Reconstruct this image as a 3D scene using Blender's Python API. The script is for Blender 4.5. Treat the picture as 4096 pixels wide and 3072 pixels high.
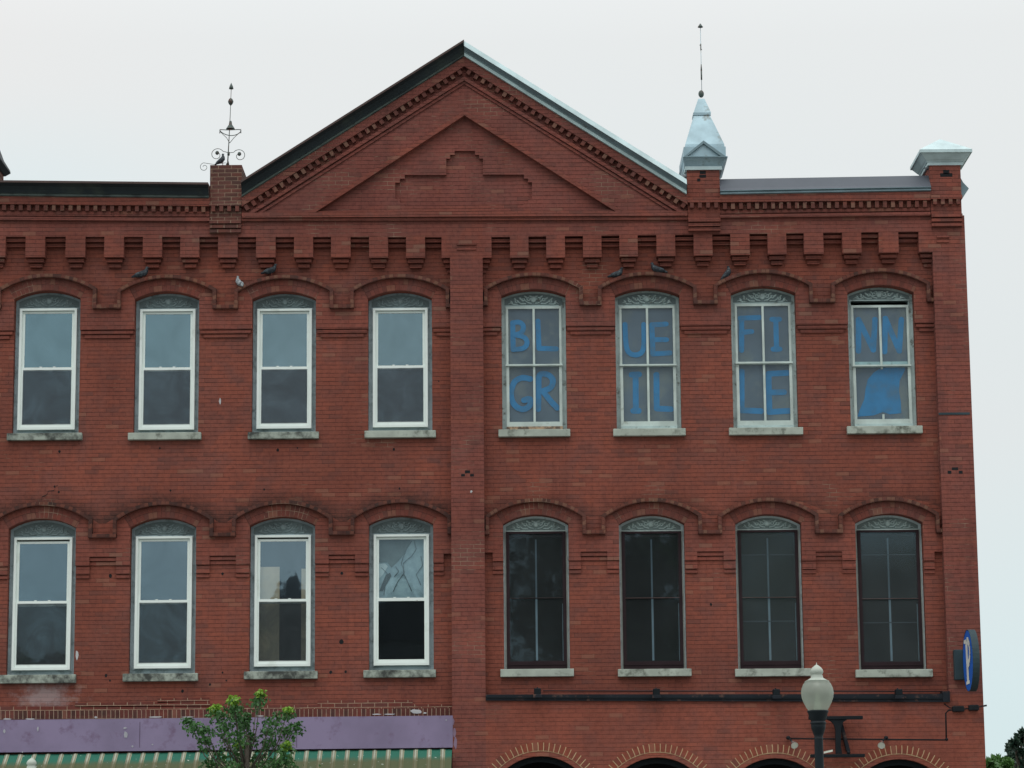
import bpy, bmesh, math, random
from mathutils import Vector, Matrix
from mathutils.geometry import tessellate_polygon
R = math.radians
rnd = random.Random(7)
for o in list(bpy.data.objects): bpy.data.objects.remove(o)
scene = bpy.context.scene
COL = scene.collection

# ------------------------------------------------------------------ camera
FPX, DIST, EYE = 11000.0, 44.0, 1.6
TH, RHO = math.atan(0.1838), R(0.503)
fwd = Vector((0, math.cos(TH), math.sin(TH)))
r0 = Vector((1, 0, 0)); u0 = Vector((0, -math.sin(TH), math.cos(TH)))
rt = r0*math.cos(RHO) - u0*math.sin(RHO); up = u0*math.cos(RHO) + r0*math.sin(RHO)
CAMLOC = Vector((0, -DIST, EYE))
cd = bpy.data.cameras.new('camera'); cam = bpy.data.objects.new('camera', cd); COL.objects.link(cam)
m = Matrix((rt, up, -fwd)).transposed().to_4x4(); m.translation = CAMLOC
cam.matrix_world = m
cd.sensor_width = 36; cd.lens = FPX/4096*36; cd.clip_start = 0.1; cd.clip_end = 3000
scene.camera = cam
scene.render.resolution_x = 1024; scene.render.resolution_y = 768

# ------------------------------------------------------------------ world and sun
SUN_EL, SUN_AZ = R(62), R(200)
w = bpy.data.worlds.new("World"); scene.world = w; w.use_nodes = True
nt = w.node_tree; nt.nodes.clear(); N = nt.nodes.new; L = nt.links.new
out = N('ShaderNodeOutputWorld'); bg = N('ShaderNodeBackground'); bg.inputs['Strength'].default_value = 0.1
sky = N('ShaderNodeTexSky'); sky.sky_type = 'NISHITA'; sky.sun_disc = False
sky.sun_elevation = SUN_EL; sky.sun_rotation = SUN_AZ; sky.dust_density = 3
tc = N('ShaderNodeTexCoord'); sx = N('ShaderNodeSeparateXYZ'); L(tc.outputs['Generated'], sx.inputs[0])
ramp = N('ShaderNodeValToRGB'); L(sx.outputs['Z'], ramp.inputs[0])
cr = ramp.color_ramp; cr.elements[0].position = 0.0; cr.elements[0].color = (.355, .425, .43, 1)
cr.elements[1].position = 1.0; cr.elements[1].color = (.97, 1, 1.0, 1)
for p, c in ((.07, (.385, .44, .445, 1)), (.16, (.425, .433, .43, 1)), (.3, (.45, .45, .445, 1)), (.6, (.75, .77, .78, 1))):
    e = cr.elements.new(p); e.color = c
nz = N('ShaderNodeTexNoise'); nz.inputs['Scale'].default_value = 2.2; nz.inputs['Detail'].default_value = 3; L(tc.outputs['Generated'], nz.inputs['Vector'])
nr = N('ShaderNodeValToRGB'); L(nz.outputs['Fac'], nr.inputs[0])
nr.color_ramp.elements[0].position = .35; nr.color_ramp.elements[0].color = (.96, 1, 1.01, 1)
nr.color_ramp.elements[1].position = .6; nr.color_ramp.elements[1].color = (1.0, 1, 1, 1)
mu = N('ShaderNodeMix'); mu.data_type = 'RGBA'; mu.blend_type = 'MULTIPLY'; mu.inputs[0].default_value = 1
L(ramp.outputs[0], mu.inputs[6]); L(nr.outputs[0], mu.inputs[7])
sc = N('ShaderNodeMix'); sc.data_type = 'RGBA'; sc.blend_type = 'MULTIPLY'; sc.inputs[0].default_value = 1
L(mu.outputs[2], sc.inputs[6]); sc.inputs[7].default_value = (18.7, 18.8, 18.9, 1)
def mr(src, a, b, va, vb):
    n = N('ShaderNodeMapRange'); n.clamp = True; n.interpolation_type = 'SMOOTHSTEP'; L(src, n.inputs[0])
    for i, v in enumerate((a, b, va, vb)): n.inputs[i+1].default_value = v
    return n.outputs[0]
def mul(a, b):
    n = N('ShaderNodeMath'); n.operation = 'MULTIPLY'; L(a, n.inputs[0]); L(b, n.inputs[1]); return n.outputs[0]
cl = N('ShaderNodeMix'); cl.data_type = 'RGBA'; cl.blend_type = 'MULTIPLY'   # thinner, bluer cloud low in the left
L(mul(mr(sx.outputs['X'], -.05, -.17, 0, 1), mr(sx.outputs['Z'], .29, .235, 0, 1)), cl.inputs[0])
L(sc.outputs[2], cl.inputs[6]); cl.inputs[7].default_value = (.93, 1.01, 1.03, 1)
mx = N('ShaderNodeMix'); mx.data_type = 'RGBA'; mx.inputs[0].default_value = .97
L(sky.outputs[0], mx.inputs[6]); L(cl.outputs[2], mx.inputs[7]); L(mx.outputs[2], bg.inputs[0]); L(bg.outputs[0], out.inputs[0])
sl = bpy.data.lights.new('sun', 'SUN'); sl.energy = .7; sl.angle = R(35); sl.color = (1, .96, .9)
so = bpy.data.objects.new('sun', sl); COL.objects.link(so)
sd = Vector((-.25*math.cos(SUN_EL), -.97*math.cos(SUN_EL), math.sin(SUN_EL)))
so.rotation_euler = sd.to_track_quat('Z', 'Y').to_euler()
scene.view_settings.view_transform = 'Standard'; scene.view_settings.look = 'None'
scene.view_settings.exposure = 0; scene.view_settings.gamma = 1; scene.view_settings.use_curve_mapping = False

# ------------------------------------------------------------------ measuring helper: photo pixel -> point of a vertical plane y
def F(px, py, y=0.0):
    d = fwd + rt*((px-2048)/FPX) + up*((1536-py)/FPX)
    t = (y - CAMLOC.y)/d.y
    p = CAMLOC + d*t
    return (p.x, p.z)
KZ = 1024/2212
def Z(ox, oy, pts, s=KZ): return [(ox+a*s, oy+b*s) for a, b in pts]

# ------------------------------------------------------------------ materials
MATS = {}
def newmat(name):
    m = bpy.data.materials.new(name); m.use_nodes = True; MATS[name] = m
    return m, m.node_tree, m.node_tree.nodes['Principled BSDF']
def mixc(nt, a, b, fac, mode='MIX'):
    n = nt.nodes.new('ShaderNodeMix'); n.data_type = 'RGBA'; n.blend_type = mode
    for sock, v in ((n.inputs[6], a), (n.inputs[7], b), (n.inputs[0], fac)):
        if isinstance(v, (int, float)): sock.default_value = v
        elif isinstance(v, tuple): sock.default_value = (*v[:3], 1)
        else: nt.links.new(v, sock)
    return n.outputs[2]
def noise(nt, scale, detail=4, rough=.55, vec=None, dist=0):
    n = nt.nodes.new('ShaderNodeTexNoise'); n.inputs['Scale'].default_value = scale
    n.inputs['Detail'].default_value = detail; n.inputs['Roughness'].default_value = rough; n.inputs['Distortion'].default_value = dist
    if vec is None:
        t = nt.nodes.new('ShaderNodeTexCoord'); vec = t.outputs['Object']
    nt.links.new(vec, n.inputs['Vector']); return n.outputs['Fac']
def rampf(nt, src, a, b, va=0.0, vb=1.0):
    n = nt.nodes.new('ShaderNodeMapRange'); n.clamp = True
    nt.links.new(src, n.inputs[0])
    for i, v in enumerate((a, b, va, vb)): n.inputs[i+1].default_value = v
    return n.outputs[0]
def math_(nt, op, a, b=0.0, c=0.0):
    n = nt.nodes.new('ShaderNodeMath'); n.operation = op
    for s, v in zip(n.inputs, (a, b, c)):
        if isinstance(v, (int, float)): s.default_value = v
        else: nt.links.new(v, s)
    return n.outputs[0]
def simple(name, col, rough=.7, metal=0, var=.25, scale=3, col2=None, stain=None, bump=0, spec=.3):
    m, nt, b = newmat(name)
    c2 = col2 or tuple(c*(1-var) for c in col)
    f = rampf(nt, noise(nt, scale, 5), .35, .65)
    c = mixc(nt, col, c2, f)
    if stain:
        sc_, sscale, lo, hi = stain
        c = mixc(nt, c, sc_, rampf(nt, noise(nt, sscale, 6, .65), lo, hi))
    nt.links.new(c, b.inputs['Base Color']); b.inputs['Roughness'].default_value = rough
    b.inputs['Metallic'].default_value = metal; b.inputs['Specular IOR Level'].default_value = spec
    if bump:
        bn = nt.nodes.new('ShaderNodeBump'); bn.inputs['Strength'].default_value = bump; bn.inputs['Distance'].default_value = .01
        nt.links.new(noise(nt, scale*8, 4), bn.inputs['Height']); nt.links.new(bn.outputs[0], b.inputs['Normal'])
    return m

def brick(name, bw=.213, rh=.0677, offset=.5, c1=(.265, .079, .052), c2=(.225, .070, .049), dark=(.12, .052, .043), light=(.24, .125, .085),
          mortar=(.075, .030, .024), mortar2=(.30, .21, .15), patch=(.60, .68), msize=.007, soot=0, darkp=.10, lightp=.03, big=.75, hvis=.9, vvis=.5, vlow=.1):
    m, nt, b = newmat(name); Ln = nt.links.new
    uv = nt.nodes.new('ShaderNodeUVMap'); uv.uv_map = 'UVMap'
    # slight irregularity of the courses
    dn = nt.nodes.new('ShaderNodeTexNoise'); dn.inputs['Scale'].default_value = 1.3; dn.inputs['Detail'].default_value = 2; Ln(uv.outputs[0], dn.inputs['Vector'])
    dv = nt.nodes.new('ShaderNodeVectorMath'); dv.operation = 'SUBTRACT'; Ln(dn.outputs['Color'], dv.inputs[0]); dv.inputs[1].default_value = (.5, .5, .5)
    ds = nt.nodes.new('ShaderNodeVectorMath'); ds.operation = 'SCALE'; Ln(dv.outputs[0], ds.inputs[0]); ds.inputs['Scale'].default_value = .015
    da = nt.nodes.new('ShaderNodeVectorMath'); da.operation = 'ADD'; Ln(uv.outputs[0], da.inputs[0]); Ln(ds.outputs[0], da.inputs[1])
    sp = nt.nodes.new('ShaderNodeSeparateXYZ'); Ln(da.outputs[0], sp.inputs[0])
    row = math_(nt, 'FLOOR', math_(nt, 'DIVIDE', sp.outputs[1], rh))
    odd = math_(nt, 'FLOORED_MODULO', row, 2.0)
    off = math_(nt, 'MULTIPLY', math_(nt, 'SUBTRACT', 1.0, odd), bw*offset)
    colm = math_(nt, 'FLOOR', math_(nt, 'DIVIDE', math_(nt, 'ADD', sp.outputs[0], off), bw))
    fu = math_(nt, 'MULTIPLY', math_(nt, 'FRACT', math_(nt, 'DIVIDE', math_(nt, 'ADD', sp.outputs[0], off), bw)), bw)
    fv = math_(nt, 'MULTIPLY', math_(nt, 'FRACT', math_(nt, 'DIVIDE', sp.outputs[1], rh)), rh)
    hm = rampf(nt, fv, msize*1.0, msize*1.7, 1, 0); vm = rampf(nt, fu, msize*.9, msize*1.6, 1, 0)
    cv = nt.nodes.new('ShaderNodeCombineXYZ'); Ln(row, cv.inputs[0]); Ln(colm, cv.inputs[1])
    wn = nt.nodes.new('ShaderNodeTexWhiteNoise'); wn.noise_dimensions = '2D'; Ln(cv.outputs[0], wn.inputs['Vector'])
    sc3 = nt.nodes.new('ShaderNodeSeparateColor'); Ln(wn.outputs['Color'], sc3.inputs[0])
    c = mixc(nt, c1, c2, sc3.outputs[0])
    big_n = noise(nt, .5, 5, .6)
    c = mixc(nt, c, (.16, .070, .060), rampf(nt, noise(nt, 1.7, 6, .7, dist=.6), .44, .68, 0, .75))
    c = mixc(nt, c, (.27, .075, .042), rampf(nt, noise(nt, 2.9, 5, .7), .58, .75, 0, .5))
    c = mixc(nt, c, tuple(x*.72 for x in c2), math_(nt, 'MULTIPLY', rampf(nt, big_n, .42, .66), big))
    mp_ = nt.nodes.new('ShaderNodeMapping'); tc_ = nt.nodes.new('ShaderNodeTexCoord'); Ln(tc_.outputs['Object'], mp_.inputs[0]); mp_.inputs['Scale'].default_value = (3.2, 3.2, .35)
    c = mixc(nt, c, mixc(nt, c, (.55, .55, .6), 1.0, 'MULTIPLY'), rampf(nt, noise(nt, 1.0, 5, .65, vec=mp_.outputs[0]), .54, .76, 0, .5))
    mp2 = nt.nodes.new('ShaderNodeMapping'); Ln(tc_.outputs['Object'], mp2.inputs[0]); mp2.inputs['Scale'].default_value = (.5, .5, 4.0)
    c = mixc(nt, c, (.27, .085, .055), rampf(nt, noise(nt, 1.0, 4, .6, vec=mp2.outputs[0]), .56, .72, 0, .5))
    fine = noise(nt, 14, 4, .7)
    c = mixc(nt, c, mixc(nt, c, (.5, .5, .55), 1.0, 'MULTIPLY'), rampf(nt, fine, .45, .75, 0, .55))
    mid = noise(nt, 2.3, 4, .6)
    dthr = math_(nt, 'ADD', math_(nt, 'GREATER_THAN', wn.outputs['Value'], 1-darkp), 0.0)
    c = mixc(nt, c, dark, math_(nt, 'MULTIPLY', dthr, rampf(nt, mid, .35, .65, .05, .6)))
    c = mixc(nt, c, light, math_(nt, 'MULTIPLY', math_(nt, 'LESS_THAN', wn.outputs['Value'], lightp), .35))
    pm_ = rampf(nt, noise(nt, 1.1, 5, .65), patch[0], patch[1])
    mm = mixc(nt, mortar, mortar2, pm_)
    hn = rampf(nt, noise(nt, 3.5, 4, .7), .38, .62, hvis*.35, hvis)
    vn = rampf(nt, noise(nt, 4.5, 4, .7, dist=1), .40, .64, vvis*vlow, vvis)
    vn = math_(nt, 'MAXIMUM', vn, math_(nt, 'MULTIPLY', pm_, .6))
    mfac = math_(nt, 'MAXIMUM', math_(nt, 'MULTIPLY', hm, hn), math_(nt, 'MULTIPLY', vm, vn))
    c = mixc(nt, c, mm, mfac)
    if soot:
        geo = nt.nodes.new('ShaderNodeNewGeometry')
        pz = nt.nodes.new('ShaderNodeSeparateXYZ'); Ln(geo.outputs['Position'], pz.inputs[0])
        for (x0, per, zc, rad, lo, wd, st, xlim) in SOOT:
            a = math_(nt, 'DIVIDE', math_(nt, 'SUBTRACT', pz.outputs[0], x0), per)
            a = math_(nt, 'MULTIPLY', math_(nt, 'SUBTRACT', a, math_(nt, 'ROUND', a)), per)
            dz = math_(nt, 'SUBTRACT', pz.outputs[2], zc)
            rr = math_(nt, 'SQRT', math_(nt, 'ADD', math_(nt, 'MULTIPLY', a, a), math_(nt, 'MULTIPLY', dz, dz)))
            s = math_(nt, 'SUBTRACT', rr, rad)
            k = rampf(nt, math_(nt, 'ADD', s, math_(nt, 'MULTIPLY', noise(nt, 4, 5, .7), -.16)), -.12, wd, 1, 0)
            k = math_(nt, 'MULTIPLY', k, math_(nt, 'GREATER_THAN', s, -.02))
            k = math_(nt, 'MULTIPLY', k, math_(nt, 'GREATER_THAN', dz, lo))
            k = math_(nt, 'MULTIPLY', k, math_(nt, 'LESS_THAN' if xlim == 'L' else 'GREATER_THAN', pz.outputs[0], -.7))
            c = mixc(nt, c, (.028, .022, .02), math_(nt, 'MULTIPLY', math_(nt, 'MULTIPLY', k, st), rampf(nt, noise(nt, 9, 4, .7), .35, .55, .45, 1)))
    if soot:
        ex, ez = F(185, 2785)
        dx_ = math_(nt, 'DIVIDE', math_(nt, 'SUBTRACT', pz.outputs[0], ex), 1.5); dz_ = math_(nt, 'DIVIDE', math_(nt, 'SUBTRACT', pz.outputs[2], ez), .75)
        rr = math_(nt, 'SQRT', math_(nt, 'ADD', math_(nt, 'MULTIPLY', dx_, dx_), math_(nt, 'MULTIPLY', dz_, dz_)))
        k = math_(nt, 'SUBTRACT', noise(nt, 5, 6, .75), rr)
        c = mixc(nt, c, (.36, .30, .30), rampf(nt, k, .12, .42, 0, .6))
    Ln(c, b.inputs['Base Color']); b.inputs['Roughness'].default_value = .88; b.inputs['Specular IOR Level'].default_value = .15
    bp = nt.nodes.new('ShaderNodeBump'); bp.inputs['Strength'].default_value = .6; bp.inputs['Distance'].default_value = .006; bp.invert = True
    h = math_(nt, 'ADD', math_(nt, 'MAXIMUM', hm, vm), math_(nt, 'MULTIPLY', noise(nt, 40, 3), .5))
    Ln(h, bp.inputs['Height']); Ln(bp.outputs[0], b.inputs['Normal'])
    return m

# arcs of soot over the window hoods (x of a hood centre, spacing, arc centre z, radius, lowest dz, width, strength, side)
def hood_centre(cx, apexy):
    x, z = F(cx, apexy-50); return x, z-1.48
_s1 = hood_centre(640, 2073); _s2 = hood_centre(2162+480*1, 2060)
SOOT = [(F(1131, 2070)[0], 1.937, _s1[1]-.02, 1.54, 1.22, .16, .85, 'L'),
        (F(2143, 2070)[0], 1.952, F(2143, 2010)[1]-1.50, 1.54, 1.25, .09, .5, 'R'),
        (F(1136, 1300)[0], 1.905, F(1136, 1119)[1]-1.50, 1.54, 1.25, .07, .45, 'L')]

M_brick = brick('weathered_red_brick', soot=1)
M_brick2 = brick('frieze_red_brick', c1=(.25, .079, .059), c2=(.21, .070, .055), patch=(.54, .64), darkp=.08)
M_pier = brick('bare_pier_brick', vlow=.5, vvis=1, mortar=(.3, .25, .2), c1=(.15, .055, .042), c2=(.11, .05, .042), dark=(.05, .035, .03), patch=(.3, .4), darkp=.35, msize=.009)
M_gable = brick('gable_red_brick', c1=(.24, .077, .060), c2=(.21, .070, .056), patch=(.54, .62), darkp=.1)
M_rake = brick('raking_course_brick', c1=(.25, .078, .060), c2=(.215, .070, .056), patch=(.6, .7), darkp=.1)
M_vous = brick('arch_header_brick', vvis=.95, bw=.072, rh=.1, offset=0, c1=(.20, .055, .040), c2=(.13, .045, .035), light=(.2, .12, .08), lightp=.12, patch=(.55, .62), msize=.006, darkp=.12)
M_hood = brick('hood_header_brick', vvis=.95, bw=.068, rh=.2, offset=0, c1=(.17, .055, .038), c2=(.12, .045, .034), dark=(.04, .03, .026), light=(.2, .13, .085), darkp=.3, lightp=.2, msize=.008)
M_hoodsoot = brick('sooty_hood_brick', vvis=.95, bw=.068, rh=.2, offset=0, c1=(.11, .04, .03), c2=(.07, .033, .028), dark=(.03, .025, .022), light=(.2, .075, .05), darkp=.45, lightp=.25, msize=.008)
M_corb = brick('corbel_red_brick', c1=(.265, .079, .056), c2=(.215, .068, .050), light=(.2, .14, .10), lightp=.05, patch=(.6, .7))
M_repair = brick('repointed_brick', c1=(.19, .05, .036), c2=(.14, .042, .033), mortar=(.42, .32, .22), mortar2=(.18, .09, .07), patch=(.58, .7), vlow=.75, darkp=.25, msize=.0065, hvis=1, vvis=1)
M_header = brick('header_row_brick', bw=.07, rh=.2, offset=0, c1=(.17, .045, .034), c2=(.10, .04, .032), dark=(.03, .025, .022), mortar=(.42, .32, .23), mortar2=(.2, .12, .09), patch=(.58, .7), vlow=.75, darkp=.45, msize=.006, big=.8, vvis=1, hvis=1)
M_storearch = brick('storefront_arch_brick', bw=.085, rh=.3, offset=0, c1=(.26, .07, .043), c2=(.22, .06, .038), mortar=(.46, .33, .19), mortar2=(.38, .26, .15), vlow=.7, darkp=.02, lightp=.02, msize=.0105, vvis=1, hvis=1)
M_low = brick('lower_wall_brick', c1=(.285, .084, .055), c2=(.255, .076, .052), patch=(.55, .68), mortar=(.13, .045, .033), mortar2=(.32, .20, .13), darkp=.03, lightp=.03)

M_sill = simple('sandstone_sill', (.40, .44, .38), .85, stain=((.10, .11, .09), 6, .52, .7), scale=4)
M_silldark = simple('stained_sandstone_sill', (.33, .37, .32), .85, stain=((.05, .055, .05), 5, .42, .62), scale=5)
M_grayframe = simple('gray_blue_frame_paint', (.36, .46, .49), .6, stain=((.09, .12, .12), 7, .5, .75), scale=3)
M_orn = simple('carved_relief_paint', (.24, .31, .315), .65, stain=((.12, .15, .15), 9, .5, .7))
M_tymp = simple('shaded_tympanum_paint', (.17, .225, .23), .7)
M_tymp2 = simple('shaded_sage_tympanum_paint', (.20, .26, .25), .7)
M_orn2 = simple('pale_carved_relief_paint', (.40, .50, .48), .65, stain=((.2, .25, .24), 9, .5, .7))
M_white = simple('white_vinyl', (.76, .83, .79), .4, var=.05, scale=2, stain=((.55, .6, .54), 3, .6, .8))
M_sage = simple('peeling_sage_paint', (.45, .57, .56), .7, stain=((.15, .17, .15), 8, .56, .68), scale=5)
M_sagelt = simple('light_sage_blue_paint', (.62, .75, .76), .7, stain=((.3, .36, .38), 7, .56, .68), scale=5)
M_pale = simple('pale_sage_sash_paint', (.55, .64, .60), .6, stain=((.3, .33, .28), 9, .6, .75))
M_maroon = simple('dark_maroon_storm_frame', (.028, .016, .019), .7, spec=.15)
M_peel = simple('bare_rotten_wood', (.42, .30, .2), .9, stain=((.12, .09, .07), 12, .45, .55), scale=9)
M_bluemunt = simple('pale_blue_muntin', (.30, .39, .45), .6)
M_mrail = simple('maroon_meeting_rail', (.13, .075, .068), .6, spec=.15)
M_dimmunt2 = simple('dim_upper_muntin', (.13, .18, .22), .7)
M_dimmunt = simple('dim_inner_rail', (.06, .07, .085), .7)
M_black = simple('black_painted_iron', (.008, .012, .015), .6, spec=.15)
M_beam = simple('charcoal_painted_beam', (.020, .024, .030), .8, spec=.1, stain=((.12, .07, .055), 5, .56, .68))
M_darkin = simple('dark_interior', (.012, .014, .016), .95)
M_paper = simple('gray_window_paper', (.125, .148, .18), .9, stain=((.19, .19, .175), 1.3, .48, .66), scale=1)
M_blue = simple('blue_brush_paint', (.016, .20, .42), .7, var=.22, scale=5, stain=((.06, .15, .24), 5, .5, .74))
M_board = simple('cream_interior_board', (.50, .42, .29), .8, stain=((.4, .35, .24), 2, .45, .6))
M_plastic = simple('crinkled_plastic_sheet', (.28, .36, .38), .3, stain=((.10, .13, .14), 2.2, .45, .55), scale=2)
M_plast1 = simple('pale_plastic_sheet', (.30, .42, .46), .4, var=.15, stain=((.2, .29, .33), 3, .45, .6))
M_plast2 = simple('painted_fold_shade', (.10, .14, .145), .5, var=.3, scale=6)
M_plast3 = simple('painted_fold_dark', (.03, .045, .045), .5)
M_plast4 = simple('painted_fold_light', (.5, .62, .64), .5)
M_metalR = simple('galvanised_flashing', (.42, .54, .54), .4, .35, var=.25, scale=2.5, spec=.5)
M_metalR2 = simple('gray_blue_moulding', (.17, .25, .28), .5, .2, stain=((.1, .12, .12), 4, .6, .7), spec=.5)  # darker gray-blue metal of the right-hand mouldings
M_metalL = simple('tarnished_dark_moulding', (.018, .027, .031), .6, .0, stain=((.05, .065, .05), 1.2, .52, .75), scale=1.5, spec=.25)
M_fillet = simple('grayed_green_fillet', (.075, .10, .09), .6, stain=((.03, .04, .04), 3, .5, .6))
M_brownedge = simple('brown_gutter_edge', (.085, .055, .05), .6)
M_purple = simple('slate_gray_flashing', (.075, .085, .105), .55, var=.15, scale=1.2, spec=.4)
M_zinc = simple('weathered_zinc', (.36, .50, .56), .45, .25, var=.3, scale=3, stain=((.16, .17, .15), 4, .55, .68), spec=.5)
M_zinc2 = simple('pale_zinc_trim', (.50, .62, .63), .5, .2)
M_iron = simple('verdigris_iron', (.09, .12, .11), .6, .2, stain=((.10, .05, .04), 20, .5, .6))
M_lilac = simple('faded_lilac_paint', (.235, .19, .30), .75, var=.2, scale=1.5, stain=((.15, .10, .17), 3.5, .56, .70))
M_roof = simple('dark_roofing', (.06, .065, .07), .8)
M_ground = simple('ground_surface', (.10, .11, .08), .95, scale=.2)
M_asph = simple('asphalt', (.05, .05, .052), .9, scale=2)
M_conc = simple('concrete_pavement', (.30, .29, .27), .9, scale=2)
M_globe = simple('milky_globe', (.36, .41, .36), .12, var=.3, scale=4, spec=.9)
_nt = M_globe.node_tree; _o = _nt.nodes['Material Output']; _p = _nt.nodes['Principled BSDF']
_t = _nt.nodes.new('ShaderNodeBsdfTranslucent'); _t.inputs[0].default_value = (.75, .78, .70, 1)
_tt = _nt.nodes.new('ShaderNodeBsdfTransparent'); _tt.inputs[0].default_value = (.8, .85, .8, 1)
_x = _nt.nodes.new('ShaderNodeMixShader'); _x.inputs[0].default_value = .5; _nt.links.new(_p.outputs[0], _x.inputs[1]); _nt.links.new(_t.outputs[0], _x.inputs[2])
_x2 = _nt.nodes.new('ShaderNodeMixShader'); _x2.inputs[0].default_value = .36; _nt.links.new(_x.outputs[0], _x2.inputs[1]); _nt.links.new(_tt.outputs[0], _x2.inputs[2]); _nt.links.new(_x2.outputs[0], _o.inputs[0])
M_globe2 = simple('milky_cap', (.42, .46, .40), .45, var=.1)
M_lampblk = simple('dark_lamp_post_paint', (.008, .014, .018), .5, spec=.22)
M_signblue = simple('bright_blue_sign_paint', (.02, .13, .55), .6, var=.05, spec=.15)
M_cream = simple('cream_lettering', (.8, .82, .76), .7)
M_signrim = simple('gray_sign_rim', (.035, .06, .07), .6, spec=.2)
M_silver = simple('silver_reflector', (.8, .83, .82), .15, .9, var=.02)
M_tag = simple('white_tag', (.7, .72, .62), .6)
M_bark = simple('gray_brown_bark', (.09, .075, .06), .9)
M_white2 = simple('white_droppings', (.5, .5, .5), .9)
M_pig = simple('dark_pigeon_plumage', (.022, .028, .036), .6, stain=((.07, .09, .10), 25, .5, .6))
M_pigw = simple('pale_pigeon_plumage', (.38, .42, .44), .6, stain=((.08, .09, .10), 22, .5, .6))
M_pink = simple('pigeon_leg', (.25, .07, .06), .6)
M_lpatch = simple('lilac_overpaint', (.25, .17, .24), .8)

def glass(name, refl, tint=(1, 1, 1), trans=(.8, .9, .92), rough=.02, bumpy=.03, dirt=.1, dust=.015):
    m, nt, b = newmat(name); nt.nodes.remove(b); o = nt.nodes['Material Output']
    g = nt.nodes.new('ShaderNodeBsdfGlossy'); g.inputs['Color'].default_value = (*tint, 1); g.inputs['Roughness'].default_value = rough
    t = nt.nodes.new('ShaderNodeBsdfTransparent'); t.inputs['Color'].default_value = (*trans, 1)
    x = nt.nodes.new('ShaderNodeMixShader'); x.inputs[0].default_value = refl
    bp = nt.nodes.new('ShaderNodeBump'); bp.inputs['Strength'].default_value = bumpy; bp.inputs['Distance'].default_value = .02
    nt.links.new(noise(nt, 2.5, 2), bp.inputs['Height']); nt.links.new(bp.outputs[0], g.inputs['Normal'])
    f_ = math_(nt, 'MULTIPLY', rampf(nt, noise(nt, 1.3, 5, .65, dist=1.2), .3, .7, 1-dirt, 1+dirt), refl)
    nt.links.new(f_, x.inputs[0])
    nt.links.new(t.outputs[0], x.inputs[1]); nt.links.new(g.outputs[0], x.inputs[2])
    hz = nt.nodes.new('ShaderNodeBsdfDiffuse'); hz.inputs[0].default_value = (.5, .58, .6, 1); x3 = nt.nodes.new('ShaderNodeMixShader')
    nt.links.new(math_(nt, 'MULTIPLY', rampf(nt, noise(nt, 1.6, 3, .5), .3, .7, .7, 1.0), dust), x3.inputs[0])
    nt.links.new(x.outputs[0], x3.inputs[1]); nt.links.new(hz.outputs[0], x3.inputs[2]); nt.links.new(x3.outputs[0], o.inputs[0])
    return m
G_left = glass('double_glazing', .30, (.55, .82, .93))
G_left2 = glass('double_glazing_lower_storey', .25, (.60, .80, .93), (.9, .92, .9))
G_clear = glass('clear_lower_glazing', .05, (.6, .85, 1), (.75, .8, .8))
G_clear2 = glass('clear_upper_glazing', .10, (.6, .8, .93), (.9, .95, .95))
G_right = glass('old_window_glass', .045, (.8, .9, 1))
G_dark = glass('storm_glass', .045, (.6, .85, 1), (.6, .66, .68), bumpy=.02, dirt=.12, dust=.040)
G_dark2 = glass('dusty_storm_glass', .06, (.55, .85, 1), (.6, .66, .68), .06, bumpy=.02, dirt=.12, dust=.075)
def screenmat(name, trans, col):
    m, nt, b = newmat(name); o = nt.nodes['Material Output']
    b.inputs['Base Color'].default_value = (*col, 1); b.inputs['Roughness'].default_value = .9
    t = nt.nodes.new('ShaderNodeBsdfTransparent'); x = nt.nodes.new('ShaderNodeMixShader')
    f = rampf(nt, noise(nt, 2.2, 5, .65, dist=1), .35, .65, trans-.13, trans+.13)
    nt.links.new(f, x.inputs[0]); nt.links.new(b.outputs[0], x.inputs[1]); nt.links.new(t.outputs[0], x.inputs[2]); nt.links.new(x.outputs[0], o.inputs[0])
    return m
M_screen = screenmat('insect_screen_mesh', .50, (.055, .068, .08))
M_screen2 = screenmat('dark_insect_screen_mesh', .45, (.03, .04, .045))

def stripes():
    m, nt, b = newmat('striped_awning_cloth'); Ln = nt.links.new
    uv = nt.nodes.new('ShaderNodeUVMap'); uv.uv_map = 'UVMap'; sp = nt.nodes.new('ShaderNodeSeparateXYZ'); Ln(uv.outputs[0], sp.inputs[0])
    f = math_(nt, 'FRACT', math_(nt, 'DIVIDE', sp.outputs[0], .2154))
    r = nt.nodes.new('ShaderNodeValToRGB'); r.color_ramp.interpolation = 'CONSTANT'; Ln(f, r.inputs[0])
    e = r.color_ramp.elements; e[0].position = 0; e[0].color = (.010, .12, .08, 1); e[1].position = .52; e[1].color = (.24, .235, .17, 1)
    for p, c in ((.58, (.12, .11, .07, 1)), (.62, (.36, .37, .29, 1)), (.76, (.14, .13, .08, 1)), (.80, (.30, .30, .2, 1)), (.86, (.010, .12, .08, 1))):
        k = e.new(p); k.color = c
    g = mixc(nt, r.outputs[0], (.085, .08, .03), rampf(nt, math_(nt, 'ADD', sp.outputs[1], math_(nt, 'MULTIPLY', noise(nt, 6, 5, .7), .22)),    .29, .42, .05, .85))
    g = mixc(nt, g, (.5, .55, .5), rampf(nt, noise(nt, 18, 3, .6), .68, .72))
    Ln(g, b.inputs['Base Color']); b.inputs['Roughness'].default_value = .8
    return m
M_awn = stripes()
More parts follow.
